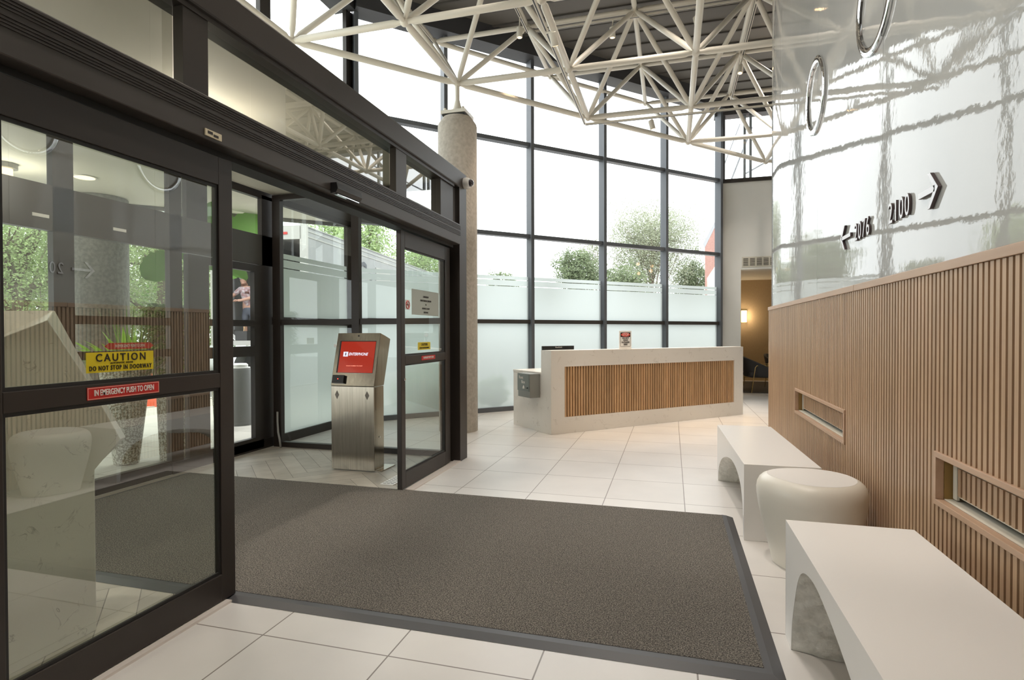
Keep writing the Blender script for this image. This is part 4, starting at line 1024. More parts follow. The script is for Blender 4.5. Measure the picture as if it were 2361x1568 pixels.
# lounge chairs
def armchair(c, ang, lab):
    r = root('armchair', c, lab, 'armchair', 'dark armchairs in the lounge')
    def B(m, nm, mt, **k):
        o = m.build(nm, mt, r, origin=(0, 0, 0), **k); return o
    seat = MB().box(-0.30, 0.34, -0.31, 0.31, 0.33, 0.46); B(seat, 'seat', DARKF, bevel=0.05)
    bk = MB(); vs = []
    # wrap-around back, lofted
    N = 20
    ring0, ring1, ring2, ring3 = [], [], [], []
    for k in range(N+1):
        a = radians(75 + 210*k/N); cx_, cy_ = cos(a), sin(a); hh = 0.80 - 0.26*abs(2*k/N-1)**1.6
        ring0.append((0.33*cx_, 0.33*cy_, 0.34)); ring1.append((0.42*cx_, 0.42*cy_, hh)); ring2.append((0.36*cx_, 0.36*cy_, hh)); ring3.append((0.28*cx_, 0.28*cy_, 0.40))
    vs = ring0+ring1+ring2+ring3; n = N+1; fs = []
    for k in range(N):
        for i in range(4):
            a_, b_ = i*n, ((i+1) % 4)*n; fs.append((a_+k, a_+k+1, b_+k+1, b_+k))
    fs.append((0, n, 2*n, 3*n)); fs.append((N, 3*n+N, 2*n+N, n+N))
    bk.add(vs, fs); B(bk, 'backrest', DARKF, bevel=0.012, smooth='auto')
    for s_ in (-1, 1):
        B(MB().tube([(-0.28, s_*0.36, 0.0), (-0.20, s_*0.36, 0.56), (-0.17, s_*0.365, 0.60), (0.30, s_*0.365, 0.60), (0.36, s_*0.36, 0.56), (0.42, s_*0.36, 0.0)], 0.009, 8), 'leg', BRASS, smooth=True)
        B(MB().tube([(-0.245, s_*0.36, 0.30), (0.385, s_*0.36, 0.30)], 0.008, 8), 'side_rail', BRASS)
    r.rotation_euler = (0, 0, ang); return r
armchair((1.92, 13.78, 0.012), radians(8), 'dark armchair with brass wire legs partly hidden by the desk')
armchair((2.62, 15.2, 0.012), radians(-30), 'dark armchair farther back in the lounge')
# chandelier in the side lounge (seen only as reflections)
t = root('pendant_lamp', (5.6, 11.6, 3.1), 'warm globe pendant cluster in the lounge, mirrored in the windows', 'pendant lamp')
part(MB().tube([(5.6, 11.6, 6.4), (5.6, 11.6, 3.5)], 0.012, 8), 'cord', BRASS, t)
for k in range(6):
    a = k*pi/3; c = (5.6+0.45*cos(a), 11.6+0.45*sin(a), 3.3+0.12*(-1)**k)
    part(MB().tube([(5.6, 11.6, 3.5), c], 0.008, 6), 'arm', BRASS, t)
    part(MB().sphere(c, 0.055, 12, 8), 'globe', WARM, t, smooth=True)

# ================================================================== OUTSIDE: canopy, column, planters, cone, bollard
struct(MB().prism([(-4.86, -3, 3.05), (-4.86, 7.77, 3.05), (-10.5, 2.13, 3.05), (-10.5, -3, 3.05)], (0, 0, 0.35)), 'ceiling', CEILB, 'beige soffit of the entrance canopy outside', 'canopy')
struct(MB().obox(Vector((-4.86, 7.78, 3.0)), Vector((-5.7, -5.7, 0)), Vector((-0.03, 0.03, 0)), UZ*0.42), 'trim_8', pm('canopy_edge', (0.20, 0.19, 0.17), 0.5), 'dark fascia along the canopy edge', 'fascia')
for i, (x, y) in enumerate(((195, 408), (568, 517), (788, 566))):
    if i == 2: continue
    p = atz(x, y, 3.048)
    t = root('downlight', (p.x, p.y, 3.03), 'round recessed downlight in the canopy seen through the %s' % ('left sliding door' if i == 0 else 'glass above the outer door'), 'downlight', 'canopy downlights')
    part(MB().lathe([(0.115, 3.040), (0.115, 3.0485)], (p.x, p.y, 0), 28), 'trim_ring', PAPER, t)
    part(MB().lathe([(0.095, 3.036), (0.095, 3.0395)], (p.x, p.y, 0), 28), 'lens', DOWN, t)
p = atz(12, 400, 2.95)
t = root('ceiling_lantern', (p.x, p.y, 2.9), 'small drum lantern under the canopy at the left edge', 'lantern')
part(MB().lathe([(0.10, 3.0), (0.10, 3.049)], (p.x, p.y, 0), 20), 'canopy_cap', STEELD, t); part(MB().lathe([(0.06, 2.88), (0.06, 2.999)], (p.x, p.y, 0), 20), 'glass', DOWN, t)

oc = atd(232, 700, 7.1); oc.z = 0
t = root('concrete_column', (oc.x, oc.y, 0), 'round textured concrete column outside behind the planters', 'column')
part(MB().lathe([(0.305, -0.018), (0.305, 3.045)], (oc.x, oc.y, 0), 40), 'shaft', pm('shaded_grey_concrete', (0.17, 0.17, 0.16), 0.85, noise=(26, .4, .6, (0.25, 0.25, 0.235)), bump=(40, 0.6, 0.01)), t, smooth='auto')  # darker than the indoor column: canopy shade put into the colour

def planter(c, r0, r1, h, lab):
    r = root('planter', c, lab, 'planter', 'tall terrazzo planters outside')
    part(MB().lathe([(r0, c[2]+0.002), (r1, c[2]+h-0.03), (r1+0.008, c[2]+h), (r1-0.02, c[2]+h), (r1-0.03, c[2]+h-0.04)], (c[0], c[1], 0), 36), 'pot', TERR, r, smooth='auto')
    part(MB().lathe([(r1-0.032, c[2]+h-0.05), (r1-0.032, c[2]+h-0.041)], (c[0], c[1], 0), 24), 'soil', pm('soil', (0.05, 0.035, 0.02), 0.95), r)
    return r
def blade(m, base, d, L, wd_, droop=0.5, n=6, up=None):
    base, d = Vector(base), Vector(d).normalized(); s_ = d.cross(UZ); s_ = s_.normalized() if s_.length > 1e-3 else Vector((1, 0, 0))
    vs = []; p = base.copy(); cur = d.copy()
    for i in range(n+1):
        tt = i/n; ww = wd_*sin(pi*min(1, 0.12+tt*0.88))**0.8*0.5 if i < n else 0.001
        vs += [p-s_*ww, p+s_*ww]; p = p+cur*(L/n); cur = (cur-UZ*droop/n).normalized()
    m.add(vs, [(2*i, 2*i+1, 2*i+3, 2*i+2) for i in range(n)])
P1 = atz(292, 1068, -0.018); P1.z = -0.018
planter((P1.x, P1.y, -0.018), 0.115, 0.23, 1.0, 'shorter terrazzo planter with bright lime foliage')
P2 = atz(400, 1058, -0.018)
planter((P2.x, P2.y, -0.018), 0.13, 0.18, 1.52, 'taller terrazzo planter with trailing vines')
m = MB(); random.seed(3)
for k in range(190):
    a = random.uniform(0, 2*pi); e = random.uniform(0.1, 1.2); rr = random.uniform(0.02, 0.19)
    blade(m, (P1.x+rr*cos(a), P1.y-0.02+rr*sin(a), 0.98), (cos(a)*cos(e)+0.1, sin(a)*cos(e)-0.45, sin(e)+0.5), random.uniform(0.22, 0.46), random.uniform(0.04, 0.07), 0.9)
t = m.build('lime_plant', LEAFB); tag(t, 'bright lime leafy plant spilling from the shorter planter', 'plant')
gs = MB()
for k in range(26):
    a = random.uniform(0, 2*pi); blade(gs, (P1.x+0.12*cos(a), P1.y+0.06+0.06*sin(a), 0.965), (cos(a)*0.25, sin(a)*0.25, 1), random.uniform(0.45, 0.75), 0.012, 0.5)
tag(gs.build('ornamental_grass', LEAFG), 'thin upright grass blades behind the lime plant', 'plant')
m = MB()
for k in range(2600):
    a = random.uniform(0, 2*pi); rr = random.uniform(0.12, 0.28); z = 1.66-abs(random.gauss(0, 0.30)); z = max(z, 0.8)
    c = Vector((P2.x+rr*cos(a), P2.y+rr*sin(a), z)); d = Vector((cos(a), sin(a), random.uniform(-1, 0.6)))
    blade(m, c, d, random.uniform(0.05, 0.09), 0.042, 0.3, 2)
for k in range(24):
    a = random.uniform(0, 2*pi); pts = [(P2.x+0.15*cos(a), P2.y+0.15*sin(a), 1.5)]+[(P2.x+(0.20+0.02*random.random())*cos(a+0.05*q), P2.y+(0.20+0.02*random.random())*sin(a+0.05*q), 1.5-0.12*q) for q in range(1, random.randint(3, 8))]
    m.tube(pts, 0.003, 4)
tag(m.build('trailing_vine', LEAFG), 'dense trailing vine hanging over the taller planter', 'plant')
# banana plant
t = root('banana_plant', (P2.x, P2.y, 1.45), 'broad leaved banana plant rising from the taller planter', 'plant')
def bigleaf(tip_dir, base, L, wd_, droop, roll=0.0):
    m = MB(); base, d = Vector(base), Vector(tip_dir).normalized(); s0 = d.cross(UZ).normalized(); n = 14; vs = []; cur = d.copy(); p = base.copy()
    for i in range(n+1):
        tt = i/n; ww = wd_*0.5*(sin(pi*(0.06+0.93*tt))**0.55); nrm = s0.cross(cur)
        s_ = cur.cross((CAM-p).normalized()); s_ = (s_.normalized() if s_.length > 0.2 else s0); s_ = s_*cos(roll)+s_.cross(cur)*sin(roll); jag = 0.93+0.07*math.sin(i*2.3)
        vs += [p-s_*ww*jag-nrm*0.0+UZ*0.0, p-s_*ww*0.5*jag+nrm*0.02, p+nrm*-0.02, p+s_*ww*0.5*jag+nrm*0.02, p+s_*ww*jag]
        p = p+cur*(L/n); cur = (cur-UZ*droop/n).normalized()
    m.add(vs, [(5*i+k, 5*i+k+1, 5*(i+1)+k+1, 5*(i+1)+k) for i in range(n) for k in range(4)]); return m
stem_top = Vector((P2.x, P2.y, 1.95))
part(MB().tube([(P2.x, P2.y, 1.46), (P2.x+0.02, P2.y, 1.7), stem_top], [0.04, 0.033, 0.02], 8), 'stem', STEM, t, smooth=True)
BAN = leafmat('banana_leaf', (0.17, 0.34, 0.085), 0.45, 0.1)
LV = [((-0.2, 0.9, 0.9), 0.75, 0.34, 1.2, -0.6), ((0.1, 1.0, 0.35), 0.85, 0.36, 1.0, -0.9), ((0.35, 0.5, 1.3), 0.8, 0.34, 0.9, 0.5), ((-0.6, 0.4, 1.1), 0.65, 0.3, 1.3, 0.7)]
for d, L, wd_, dr, rl in LV:
    d = Vector(d).normalized(); b = stem_top+d*0.22+UZ*0.1
    part(MB().tube([stem_top-UZ*0.05, b], 0.010, 6), 'petiole', STEM, t); part(bigleaf(d, b, L, wd_, dr, rl), 'leaf', BAN, t, smooth=True)
def aimleaf(parent, p0, p1, x0, x1, wd_, droop, roll=0.0, ext=1.0):
    a = onp(p0[0], p0[1], (1, 0, 0), x0); b = onp(p1[0], p1[1], (1, 0, 0), x1); d = b-a
    part(bigleaf(d, a, d.length*ext, wd_, droop, roll), 'leaf', BAN, parent, smooth=True)
    return a
a_ = aimleaf(t, (405, 596), (322, 628), -5.25, -5.35, 0.34, 0.45)
part(MB().tube([stem_top, a_.lerp(stem_top, 0.5)+UZ*0.04, a_], [0.014, 0.011, 0.008], 6), 'petiole', STEM, t)
# two tall upper leaves seen through the transom beside the outer door
P3 = atz(511, 990, -0.018)
planter((P3.x, P3.y, -0.018), 0.09, 0.125, 0.62, 'terrazzo planter hidden behind the outer door stile')
t = root('banana_plant', (P3.x, P3.y, 0.58), 'tall banana plant seen over the outer door', 'plant')
part(MB().tube([(P3.x, P3.y, 0.575), (P3.x, P3.y, 1.6), (P3.x+0.05, P3.y-0.02, 2.35)], [0.04, 0.033, 0.02], 8), 'stem', STEM, t, smooth=True)
b0 = Vector((P3.x+0.04, P3.y, 2.3))
for p0, p1, xa, xb, wd_, dr in (((512, 570), (588, 497), -5.9, -5.7, 0.42, 0.25), ((540, 560), (500, 480), -6.0, -6.1, 0.36, 0.4), ((505, 612), (547, 628), -6.0, -5.9, 0.30, 0.5), ((560, 560), (610, 520), -6.1, -6.1, 0.34, 0.5)):
    a_ = aimleaf(t, p0, p1, xa, xb, wd_, dr, ext=1.15); part(MB().tube([b0, b0.lerp(a_, 0.5)+UZ*0.05, a_], [0.014, 0.011, 0.008], 6), 'petiole', STEM, t)
# cone
P = atz(345, 952, -0.14)
t = root('traffic_cone', (P.x, P.y, -0.14), 'orange traffic cone on the road behind the planters', 'cone')
part(MB().box(P.x-0.24, P.x+0.24, P.y-0.24, P.y+0.24, -0.139, -0.105), 'base', CONE, t, bevel=0.01)
part(MB().lathe([(0.19, -0.104), (0.055, 0.50), (0.05, 0.60), (0.045, 0.605)], (P.x, P.y, 0), 28), 'cone_body', CONE, t, smooth='auto')
# bollard
P = atz(553, 978, -0.018)
t = root('bollard', (P.x, P.y, -0.02), 'tapered grey concrete bollard outside the outer door', 'bollard')
part(MB().lathe([(0.20, -0.016), (0.20, 0.03), (0.165, 0.80), (0.15, 0.83)], (P.x, P.y, 0), 28), 'body', pm('grey_concrete', (0.20, 0.20, 0.20), 0.8), t, smooth='auto')
part(MB().lathe([(0.12, 0.831), (0.12, 0.88), (0.10, 0.90)], (P.x, P.y, 0), 28), 'cap', PAPER, t, smooth='auto')
part(MB().tube([(P.x+0.14*cos(a), P.y+0.14*sin(a), 0.835) for a in [2*pi*k/24 for k in range(25)]], 0.012, 6, False), 'rim', PAPER, t)

# ================================================================== TRUCK TRAILER with open rear, worker and scrap
T0 = Vector((-8.7, 12.1, 0)); tu = Vector((-0.136, 0.99, 0)).normalized(); tl = Vector((-tu.y, tu.x, 0))
t = root('box_trailer', T0+tu*6+tl*1.25, 'long pale box trailer parked across the street', 'trailer')
def tp(a, b, z): return T0+tu*a+tl*b+UZ*z
zt_, zf = 4.0, 1.15
part(MB().obox(tp(0, 0, zf), tu*12.5, tl*0.05, UZ*(zt_-zf)).obox(tp(0, 2.45, zf), tu*12.5, tl*0.05, UZ*(zt_-zf)), 'side_wall', TRUCKM, t)
part(MB().obox(tp(0, 0, zt_-0.04), tu*12.5, tl*2.5, UZ*0.06), 'roof', TRUCKT, t)
part(MB().obox(tp(0, 0.05, zf-0.1), tu*12.5, tl*2.4, UZ*0.12), 'floor', TRUCKT, t)
part(MB().obox(tp(12.4, 0.05, zf), tu*0.05, tl*2.4, UZ*(zt_-zf)), 'front_wall', TRUCKM, t)
rm = MB()
for z in (zt_-0.12, zt_-0.26): rm.obox(tp(0, -0.012, z), tu*12.5, tl*0.012, UZ*0.03)
part(rm, 'side_rail', TRUCKT, t)
part(MB().obox(tp(-0.04, -0.03, zf-0.1), tu*0.12, tl*0.16, UZ*(zt_-zf+0.15)).obox(tp(-0.04, 2.38, zf-0.1), tu*0.12, tl*0.16, UZ*(zt_-zf+0.15)).obox(tp(-0.04, 0.1, zt_-0.32), tu*0.1, tl*2.3, UZ*0.32), 'rear_frame', pm('rear_frame_white', (0.48, 0.46, 0.43), 0.5), t)
part(MB().obox(tp(-0.055, 0.45, zt_-0.2), tu*0.01, tl*0.25, UZ*0.06).obox(tp(-0.055, 1.6, zt_-0.2), tu*0.01, tl*0.25, UZ*0.06), 'tail_light', RED, t)
ch = MB()
for k in range(26): ch.obox(tp(0.3+k*0.45, 2.42, zf+0.3), tu*0.06, tl*0.03, UZ*2.3)
part(ch, 'inner_rib', pm('rib_grey', (0.30, 0.30, 0.31), 0.5), t)
part(MB().obox(tp(4.6, -0.02, 1.6), tu*1.3, tl*0.018, UZ*1.9), 'side_door', TRUCKT, t)
text('Ca', tp(3.7, -0.03, 3.05), tu, UZ, 1.3, pm('faded_black', (0.08, 0.085, 0.10), 0.6), t, xs=0.8)
for a in (1.2, 2.5, 10.6):
    for b in (0.05, 2.15): 
        m = MB(); c = tp(a, b+0.15, 0.36)
        m.tube([c-tl*0.14, c+tl*0.14], 0.50, 24); part(m, 'wheel', BLACKM, t)
# stacked scrap in the open rear
def scrap(a, b, z, va, vb, vc, m_, nm, lab, cat):
    return tag(MB().obox(tp(a, b, z), va, vb, vc).build(nm, m_), lab, cat)
LUM = pm('lumber', (0.55, 0.36, 0.20), 0.7)
scrap(0.06, 1.62, zf+0.022, tl*0.32, tu*0.22, UZ*0.24, DARKF, 'scrap_box', 'dark scrap crate in the open trailer', 'crate')
scrap(0.08, 1.96, zf+0.022, tl*0.34+UZ*0.26, tu*0.20, UZ*0.02+tl*-0.01, PAPER, 'broken_panel', 'tilted white broken panel in the open trailer', 'panel')
scrap(0.06, 2.10, zf+0.022, tl*0.26+UZ*0.08, tu*0.10, UZ*0.02-tl*0.01, PAPER, 'broken_panel', 'low white broken panel at the trailer edge', 'panel')
scrap(0.34, 1.90, zf+0.022, tl*-0.06+UZ*0.52, tu*0.03, tl*0.03, LUM, 'timber_plank', 'pale timber plank leaning in the open trailer', 'plank')

# worker standing in the open rear
def skinfig(name, chain, mat_, parent, sub=2):
    me = bpy.data.meshes.new(name); verts = [c[0] for c in chain]; edges = [(c[2], i) for i, c in enumerate(chain) if c[2] is not None]
    me.from_pydata(verts, edges, []); o = bpy.data.objects.new(name, me); COL.objects.link(o); me.materials.append(mat_)
    o.modifiers.new('skin', 'SKIN'); sv = me.skin_vertices[0].data
    for i, c in enumerate(chain):
        r = c[1]; sv[i].radius = (r, r) if not isinstance(r, tuple) else r
        sv[i].use_root = (i == 0)
    o.modifiers['skin'].use_smooth_shade = True
    sb = o.modifiers.new('sub', 'SUBSURF'); sb.levels = sub; sb.render_levels = sub
    if parent: o.parent = parent
    return o
wp = tp(0.75, 1.98, zf+0.021); pr = root('person', wp, 'person in a grey cap and plaid shirt standing in the open trailer', 'person')
SKIN = pm('skin', (0.55, 0.32, 0.24), 0.6); SHIRT = pm('plaid_shirt', (0.38, 0.24, 0.25), 0.8, noise=(14, .45, .55, (0.55, 0.48, 0.5))); JEAN = pm('dark_shorts', (0.09, 0.10, 0.13), 0.8)
# local axes: a along tl (left in the photo), b toward camera
def L_(a, b, z): v = tl*a - tu*b; return (v.x, v.y, z)
body = [(L_(0, 0, 0.86), 0.145, None), (L_(0.02, 0.02, 1.05), 0.135, 0), (L_(0.05, 0.06, 1.25), 0.16, 1), (L_(0.06, 0.08, 1.36), 0.12, 2), (L_(0.07, 0.10, 1.43), 0.055, 3), (L_(0.08, 0.12, 1.50), 0.065, 4), (L_(0.09, 0.14, 1.58), 0.095, 5), (L_(0.09, 0.14, 1.65), 0.075, 6),
        (L_(0.20, 0.10, 1.34), 0.062, 3), (L_(0.36, 0.20, 1.16), 0.048, 8), (L_(0.58, 0.30, 1.12), 0.036, 9), (L_(0.66, 0.32, 1.11), 0.034, 10),
        (L_(-0.12, 0.06, 1.34), 0.062, 3), (L_(-0.16, 0.16, 1.12), 0.048, 12), (L_(0.06, 0.30, 1.04), 0.036, 13), (L_(0.14, 0.33, 1.04), 0.034, 14),
        (L_(0.10, 0, 0.78), 0.095, 0), (L_(0.12, 0.03, 0.45), 0.062, 16), (L_(0.12, -0.02, 0.10), 0.042, 17), (L_(0.13, 0.10, 0.05), 0.04, 18),
        (L_(-0.10, 0, 0.78), 0.095, 0), (L_(-0.12, 0.03, 0.45), 0.062, 20), (L_(-0.12, -0.02, 0.10), 0.042, 21), (L_(-0.13, 0.10, 0.05), 0.04, 22)]
skinfig('body', body, SKIN, pr)
shirt = [(L_(0, 0, 0.84), 0.155, None), (L_(0.02, 0.02, 1.05), 0.150, 0), (L_(0.05, 0.06, 1.25), 0.175, 1), (L_(0.06, 0.08, 1.37), 0.13, 2), (L_(0.07, 0.095, 1.42), 0.065, 3),
         (L_(0.20, 0.10, 1.34), 0.078, 3), (L_(0.33, 0.18, 1.20), 0.062, 5), (L_(-0.12, 0.06, 1.34), 0.078, 3), (L_(-0.155, 0.14, 1.17), 0.062, 7)]
skinfig('shirt', shirt, SHIRT, pr)
shorts = [(L_(0, 0, 0.90), 0.152, None), (L_(0, 0, 0.80), 0.158, 0), (L_(0.105, 0, 0.72), 0.11, 1), (L_(0.12, 0.03, 0.50), 0.088, 2), (L_(-0.105, 0, 0.72), 0.11, 1), (L_(-0.12, 0.03, 0.50), 0.088, 4)]
skinfig('shorts', shorts, JEAN, pr)
hc = Vector(L_(0.09, 0.14, 1.63))
cp_ = MB().sphere(hc+Vector((0, 0, 0.035)), (0.108, 0.108, 0.085), 16, 8).obox(hc+Vector(L_(-0.06, 0.05, 0.015)), Vector(L_(0.14, 0, 0)), Vector(L_(0, 0.13, 0)), UZ*0.014)
cp_.build('cap', pm('grey_cap', (0.55, 0.56, 0.57), 0.8), pr, origin=(0, 0, 0), smooth=True)
for s_ in (0.12, -0.12):
    MB().sphere(Vector(L_(s_, 0.05, 0.055)), (0.06, 0.13, 0.055), 12, 8).build('boot', BLACKM, pr, origin=(0, 0, 0), smooth=True)
# simple five-fingered hands
for (hx, hb_, hz) in ((0.66, 0.32, 1.11), (0.14, 0.33, 1.04)):
    h = MB(); b0 = Vector(L_(hx, hb_, hz)); fd = Vector(L_(0.9, 0.35, -0.15)).normalized(); sd = fd.cross(UZ).normalized()
    h.tube([b0-fd*0.01, b0+fd*0.03, b0+fd*0.075], [0.022, 0.034, 0.030], 8)
    for q in range(4):
        f0 = b0+fd*0.07+sd*(q-1.5)*0.017; ln = (0.055, 0.068, 0.063, 0.048)[q]
        h.tube([f0, f0+fd*ln*0.5-UZ*0.006, f0+fd*ln-UZ*0.022], [0.009, 0.0085, 0.006], 6)
    f0 = b0+fd*0.03-sd*0.028; h.tube([f0, f0-sd*0.025+fd*0.02, f0-sd*0.03+fd*0.05-UZ*0.01], [0.011, 0.010, 0.007], 6)
    h.build('hand', SKIN, pr, origin=(0, 0, 0), smooth=True)

# ================================================================== TREES, SHRUBS, FAR BUILDINGS
def tree(name, base, H, crown_c, crown_r, mat_leaf, nleaf, lsize, label, seed, trunk_r=0.16, nb=9, lean=(0, 0), fill=1.0, cat='tree', grp=None, bark=None):
    rnd = random.Random(seed); base = Vector(base); t = root(name, base, label, cat, grp)
    tr = MB(); top = Vector((base.x+lean[0], base.y+lean[1], base.z+H*0.8)); cc_ = Vector(crown_c)
    mid = base.lerp(top, 0.5)+Vector((rnd.uniform(-.15, .15), rnd.uniform(-.15, .15), 0))*H*0.08
    tr.tube([base, mid, top], [trunk_r, trunk_r*0.7, trunk_r*0.2], 8)
    tips = []
    for k in range(nb):
        f = rnd.uniform(0.35, 0.95); s_ = base.lerp(mid, f*2) if f < 0.5 else mid.lerp(top, f*2-1)
        a = rnd.uniform(0, 2*pi); e = rnd.uniform(-0.3, 1.2)
        tip = cc_+Vector((crown_r[0]*cos(a)*cos(e), crown_r[1]*sin(a)*cos(e), crown_r[2]*sin(e)))*rnd.uniform(0.6, 0.95)
        m_ = s_.lerp(tip, 0.5)+Vector((rnd.uniform(-1, 1), rnd.uniform(-1, 1), rnd.uniform(-.3, 1)))*crown_r[0]*0.12
        tr.tube([s_, m_, tip], [trunk_r*0.38, trunk_r*0.2, trunk_r*0.05], 5)
        tips += [m_, tip]
        for q in range(4):
            t2 = m_.lerp(tip, rnd.random())+Vector((rnd.gauss(0, 1)*crown_r[0], rnd.gauss(0, 1)*crown_r[1], rnd.gauss(0, 1)*crown_r[2]))*0.28
            tr.tube([m_.lerp(tip, rnd.random()*0.6), t2], [trunk_r*0.10, trunk_r*0.03], 4); tips.append(t2)
    part(tr, 'trunk', bark or BARK, t, smooth=True)
    lf = MB()
    for k in range(nleaf):
        if rnd.random() < 0.65*fill and tips:
            c = rnd.choice(tips); c = c+Vector((rnd.gauss(0, 1), rnd.gauss(0, 1), rnd.gauss(0, 1)))*crown_r[0]*0.14
        else:
            v = Vector((rnd.gauss(0, 1), rnd.gauss(0, 1), rnd.gauss(0, 1))).normalized()*rnd.random()**0.4
            c = cc_+Vector((v.x*crown_r[0], v.y*crown_r[1], v.z*crown_r[2]))
        a = Vector((rnd.uniform(-1, 1), rnd.uniform(-1, 1), rnd.uniform(-0.7, 0.7))).normalized()*lsize*rnd.uniform(0.6, 1.3)
        b = a.orthogonal().normalized()*lsize*0.45
        lf.add([c-a*0.5, c+b*0.5, c+a*0.5, c-b*0.5], [(0, 1, 2, 3)])
    part(lf, 'foliage', mat_leaf, t)
    return t
def px_tree(name, xc, ytop, ybot, wpx, dep, mat_leaf, nleaf, lsize, label, seed, ground=-0.14, **k):
    c = atd(xc, (ytop+ybot)/2, dep); r = wpx/2/F_PX*dep; rz = (ybot-ytop)/2/F_PX*dep
    return tree(name, (c.x, c.y, ground), c.z+rz-ground, c, (r, r, rz), mat_leaf, nleaf, lsize, label, seed, **k)
px_tree('leafy_tree', 1505, 468, 690, 215, 34, LEAFY, 30000, 0.12, 'tall airy tree behind the reception desk windows', 11, trunk_r=0.11, nb=40, fill=1.2)
px_tree('spruce_tree', 1330, 572, 690, 110, 30, LEAFP, 7000, 0.16, 'rounded dark evergreen left of the tall airy tree', 12, trunk_r=0.2)
px_tree('spruce_tree', 1440, 610, 700, 120, 29, LEAFP, 6000, 0.16, 'low dark evergreen in front of the tall airy tree', 13, trunk_r=0.2)
px_tree('spruce_tree', 1590, 590, 720, 90, 36, LEAFP, 6000, 0.17, 'bluish evergreen beside the brick building', 14, trunk_r=0.2)
px_tree('leafy_tree', 1362, 545, 640, 60, 33, LEAFY, 1400, 0.14, 'sparse branchy treetop above the dark evergreen', 15, trunk_r=0.12)
px_tree('round_shrub', 1160, 626, 690, 66, 32, LEAFP, 3500, 0.15, 'small dark treetop just above the frosted glass band', 16, trunk_r=0.15)
px_tree('pine_tree', 850, 480, 640, 130, 38, LEAFL, 7000, 0.22, 'green pine standing behind the box trailer', 17, trunk_r=0.25)
px_tree('leafy_tree', 975, 545, 660, 150, 42, LEAFL, 6500, 0.22, 'green tree seen above the trailer end through the right sliding door', 18, trunk_r=0.25)
px_tree('leafy_tree', 735, 500, 650, 120, 44, LEAFL, 6000, 0.24, 'light green tree peeking over the trailer roof', 19, trunk_r=0.25)
# street trees on the left, seen through the left sliding door
px_tree('locust_tree', 40, 430, 760, 480, 13.5, LEAFL, 26000, 0.08, 'bright green locust tree at the left edge', 21, trunk_r=0.17, nb=16)
px_tree('locust_tree', 360, 430, 740, 360, 17, LEAFL, 22000, 0.09, 'bright green locust tree behind the taller planter', 22, trunk_r=0.18, nb=14, lean=(0.3, 0))
px_tree('street_hedge', 120, 600, 800, 560, 19, LEAFY, 12000, 0.16, 'grey green brush behind the left locust tree', 23, trunk_r=0.08, nb=14)
px_tree('street_hedge', 420, 620, 830, 400, 23, LEAFG, 9000, 0.18, 'dark green hedge behind the right locust tree', 24, trunk_r=0.08, nb=14)
px_tree('street_hedge', -300, 420, 860, 500, 20, LEAFG, 9000, 0.22, 'dark green hedge beyond the left frame edge', 25, trunk_r=0.1, nb=14)
# shrubs behind the frosted glass
for i, (xc, yc, wp_, nn2) in enumerate(((1128, 925, 90, 1500), (965, 900, 170, 2500), (1010, 930, 80, 900))):
    c = onp(xc, yc, (-1, 1, 0), 13.1 + 0.25*i); r = wp_/2/F_PX*9
    tree('low_shrub', (c.x, c.y, -0.02), 0.6, (c.x, c.y, max(0.25, c.z)), (r, r, r*0.8), LEAFG, nn2, 0.10, ('green shrub blurred by frosted glass beside the column', 'large green shrub blurred behind the right sliding door', 'small green shrub blurred at the base of the frosted glass')[i], 40+i, trunk_r=0.02, nb=8, cat='shrub', grp='shrubs outside the frosted windows')
# brick building at the far right of the windows
bp = [atd(1626, 760, 24), atd(1760, 760, 24), atd(1760, 492, 24), atd(1664, 492, 24), atd(1625, 572, 24)]
back = (bp[0]-CAM); back.z = 0; back = back.normalized()*7+Vector((1.2, 0, 0))
t = root('brick_building', ((bp[0].x+bp[1].x)/2, bp[0].y, -0.14), 'red brick building with sloping parapet at the right of the windows', 'building')
low = [Vector((bp[0].x, bp[0].y, -0.14)), Vector((bp[1].x, bp[1].y, -0.14))]+bp[2:]
part(MB().prism(low, back), 'wall', BRICK, t)
part(MB().prism([bp[4]+UZ*0.01, bp[3]+UZ*0.01, bp[2]+UZ*0.01, bp[2]+UZ*0.22, bp[3]+UZ*0.20, bp[4]+UZ*0.16+Vector((-0.08, 0, 0))], back), 'coping', pm('grey_coping', (0.35, 0.36, 0.38), 0.6), t)

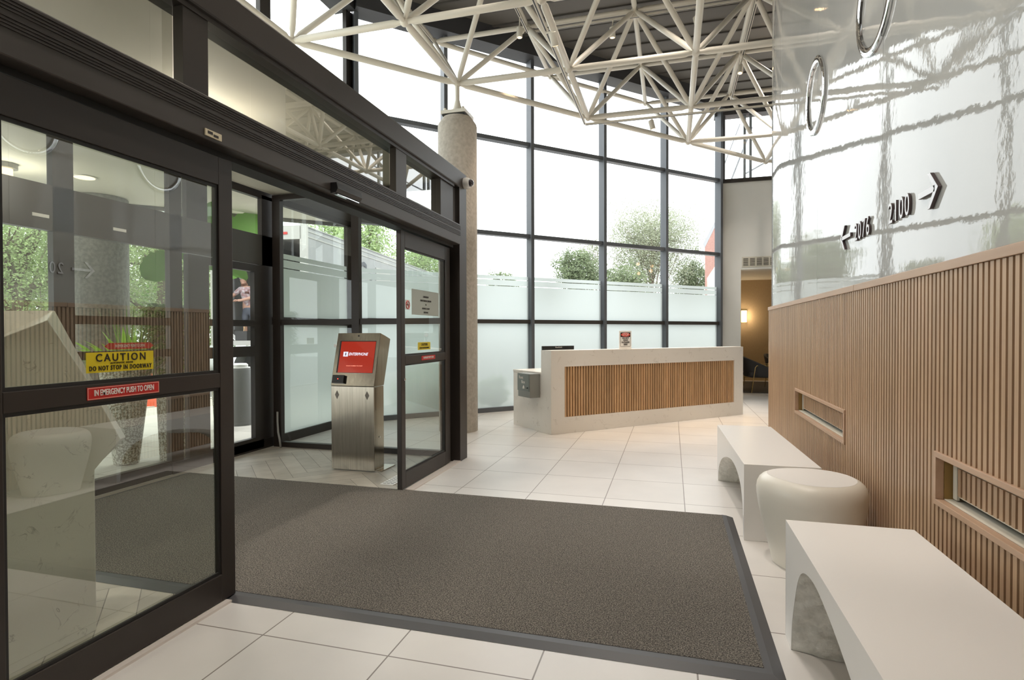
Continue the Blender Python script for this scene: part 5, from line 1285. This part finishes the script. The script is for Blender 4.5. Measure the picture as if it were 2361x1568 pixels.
# ================================================================== CEILING LAMPS (unseen fill cans added in the deck, hidden fill drums in the vestibule)
def lamp_child(parent, loc, energy, kind='SPOT', col=(1.0, 0.905, 0.80), size=radians(110), rad_=0.12):
    ld = bpy.data.lights.new('lamp', kind); ld.energy = energy; ld.color = col; ld.shadow_soft_size = rad_
    if kind == 'SPOT': ld.spot_size = size; ld.spot_blend = 0.8
    lo = bpy.data.objects.new('lamp', ld); COL.objects.link(lo); lo.parent = parent; lo.location = Vector(loc)-worldloc(parent); return lo
for i, (x, y) in enumerate(((-1.2, 1.2), (-0.2, 3.0), (-1.2, 4.8), (-0.4, 6.6), (1.8, 10.2))):  # unseen lights added to warm and brighten the lobby
    t = root('fill_can', (x, y, 6.38), 'unseen warm fill light added in the dark deck', 'fill light', 'fill lights added in the deck')
    part(MB().lathe([(0.16, 6.385), (0.16, 6.394)], (x, y, 0), 24), 'trim_ring', PAPER, t); part(MB().lathe([(0.13, 6.380), (0.13, 6.3845)], (x, y, 0), 24), 'lens', DOWN, t)
    lamp_child(t, (x, y, 6.36), 560 if y > 9 else 300)
for i, (x, y) in enumerate(((-3.4, 0.6), (-3.35, 3.4))):  # hidden lights added to brighten the vestibule ceiling
    t = root('fill_drum', (x, y, 2.8), 'added hidden fill light under the vestibule ceiling, %s' % ('behind the quartz counter' if i == 0 else 'above the mat'), 'drum light')
    part(MB().lathe([(0.14, 2.90), (0.14, 2.998)], (x, y, 0), 28), 'shade', pm('fill_shade', (0.8, 0.75, 0.65), 0.5, emit=(1, 0.85, 0.65, 1.5)), t)
    lamp_child(t, (x, y, 2.80), 27, 'POINT', rad_=0.08)
t = bpy.data.objects['ceiling_lantern']; lamp_child(t, (t.location.x, t.location.y, 2.75), 12, 'POINT', rad_=0.1)

for nm in ('wall_sconce', 'wall_sconce.001', 'wall_sconce.002'):
    t = bpy.data.objects[nm]; lamp_child(t, (t.location.x, 16.75, 1.8), 8, 'POINT', col=(1.0, 0.78, 0.52), rad_=0.08)
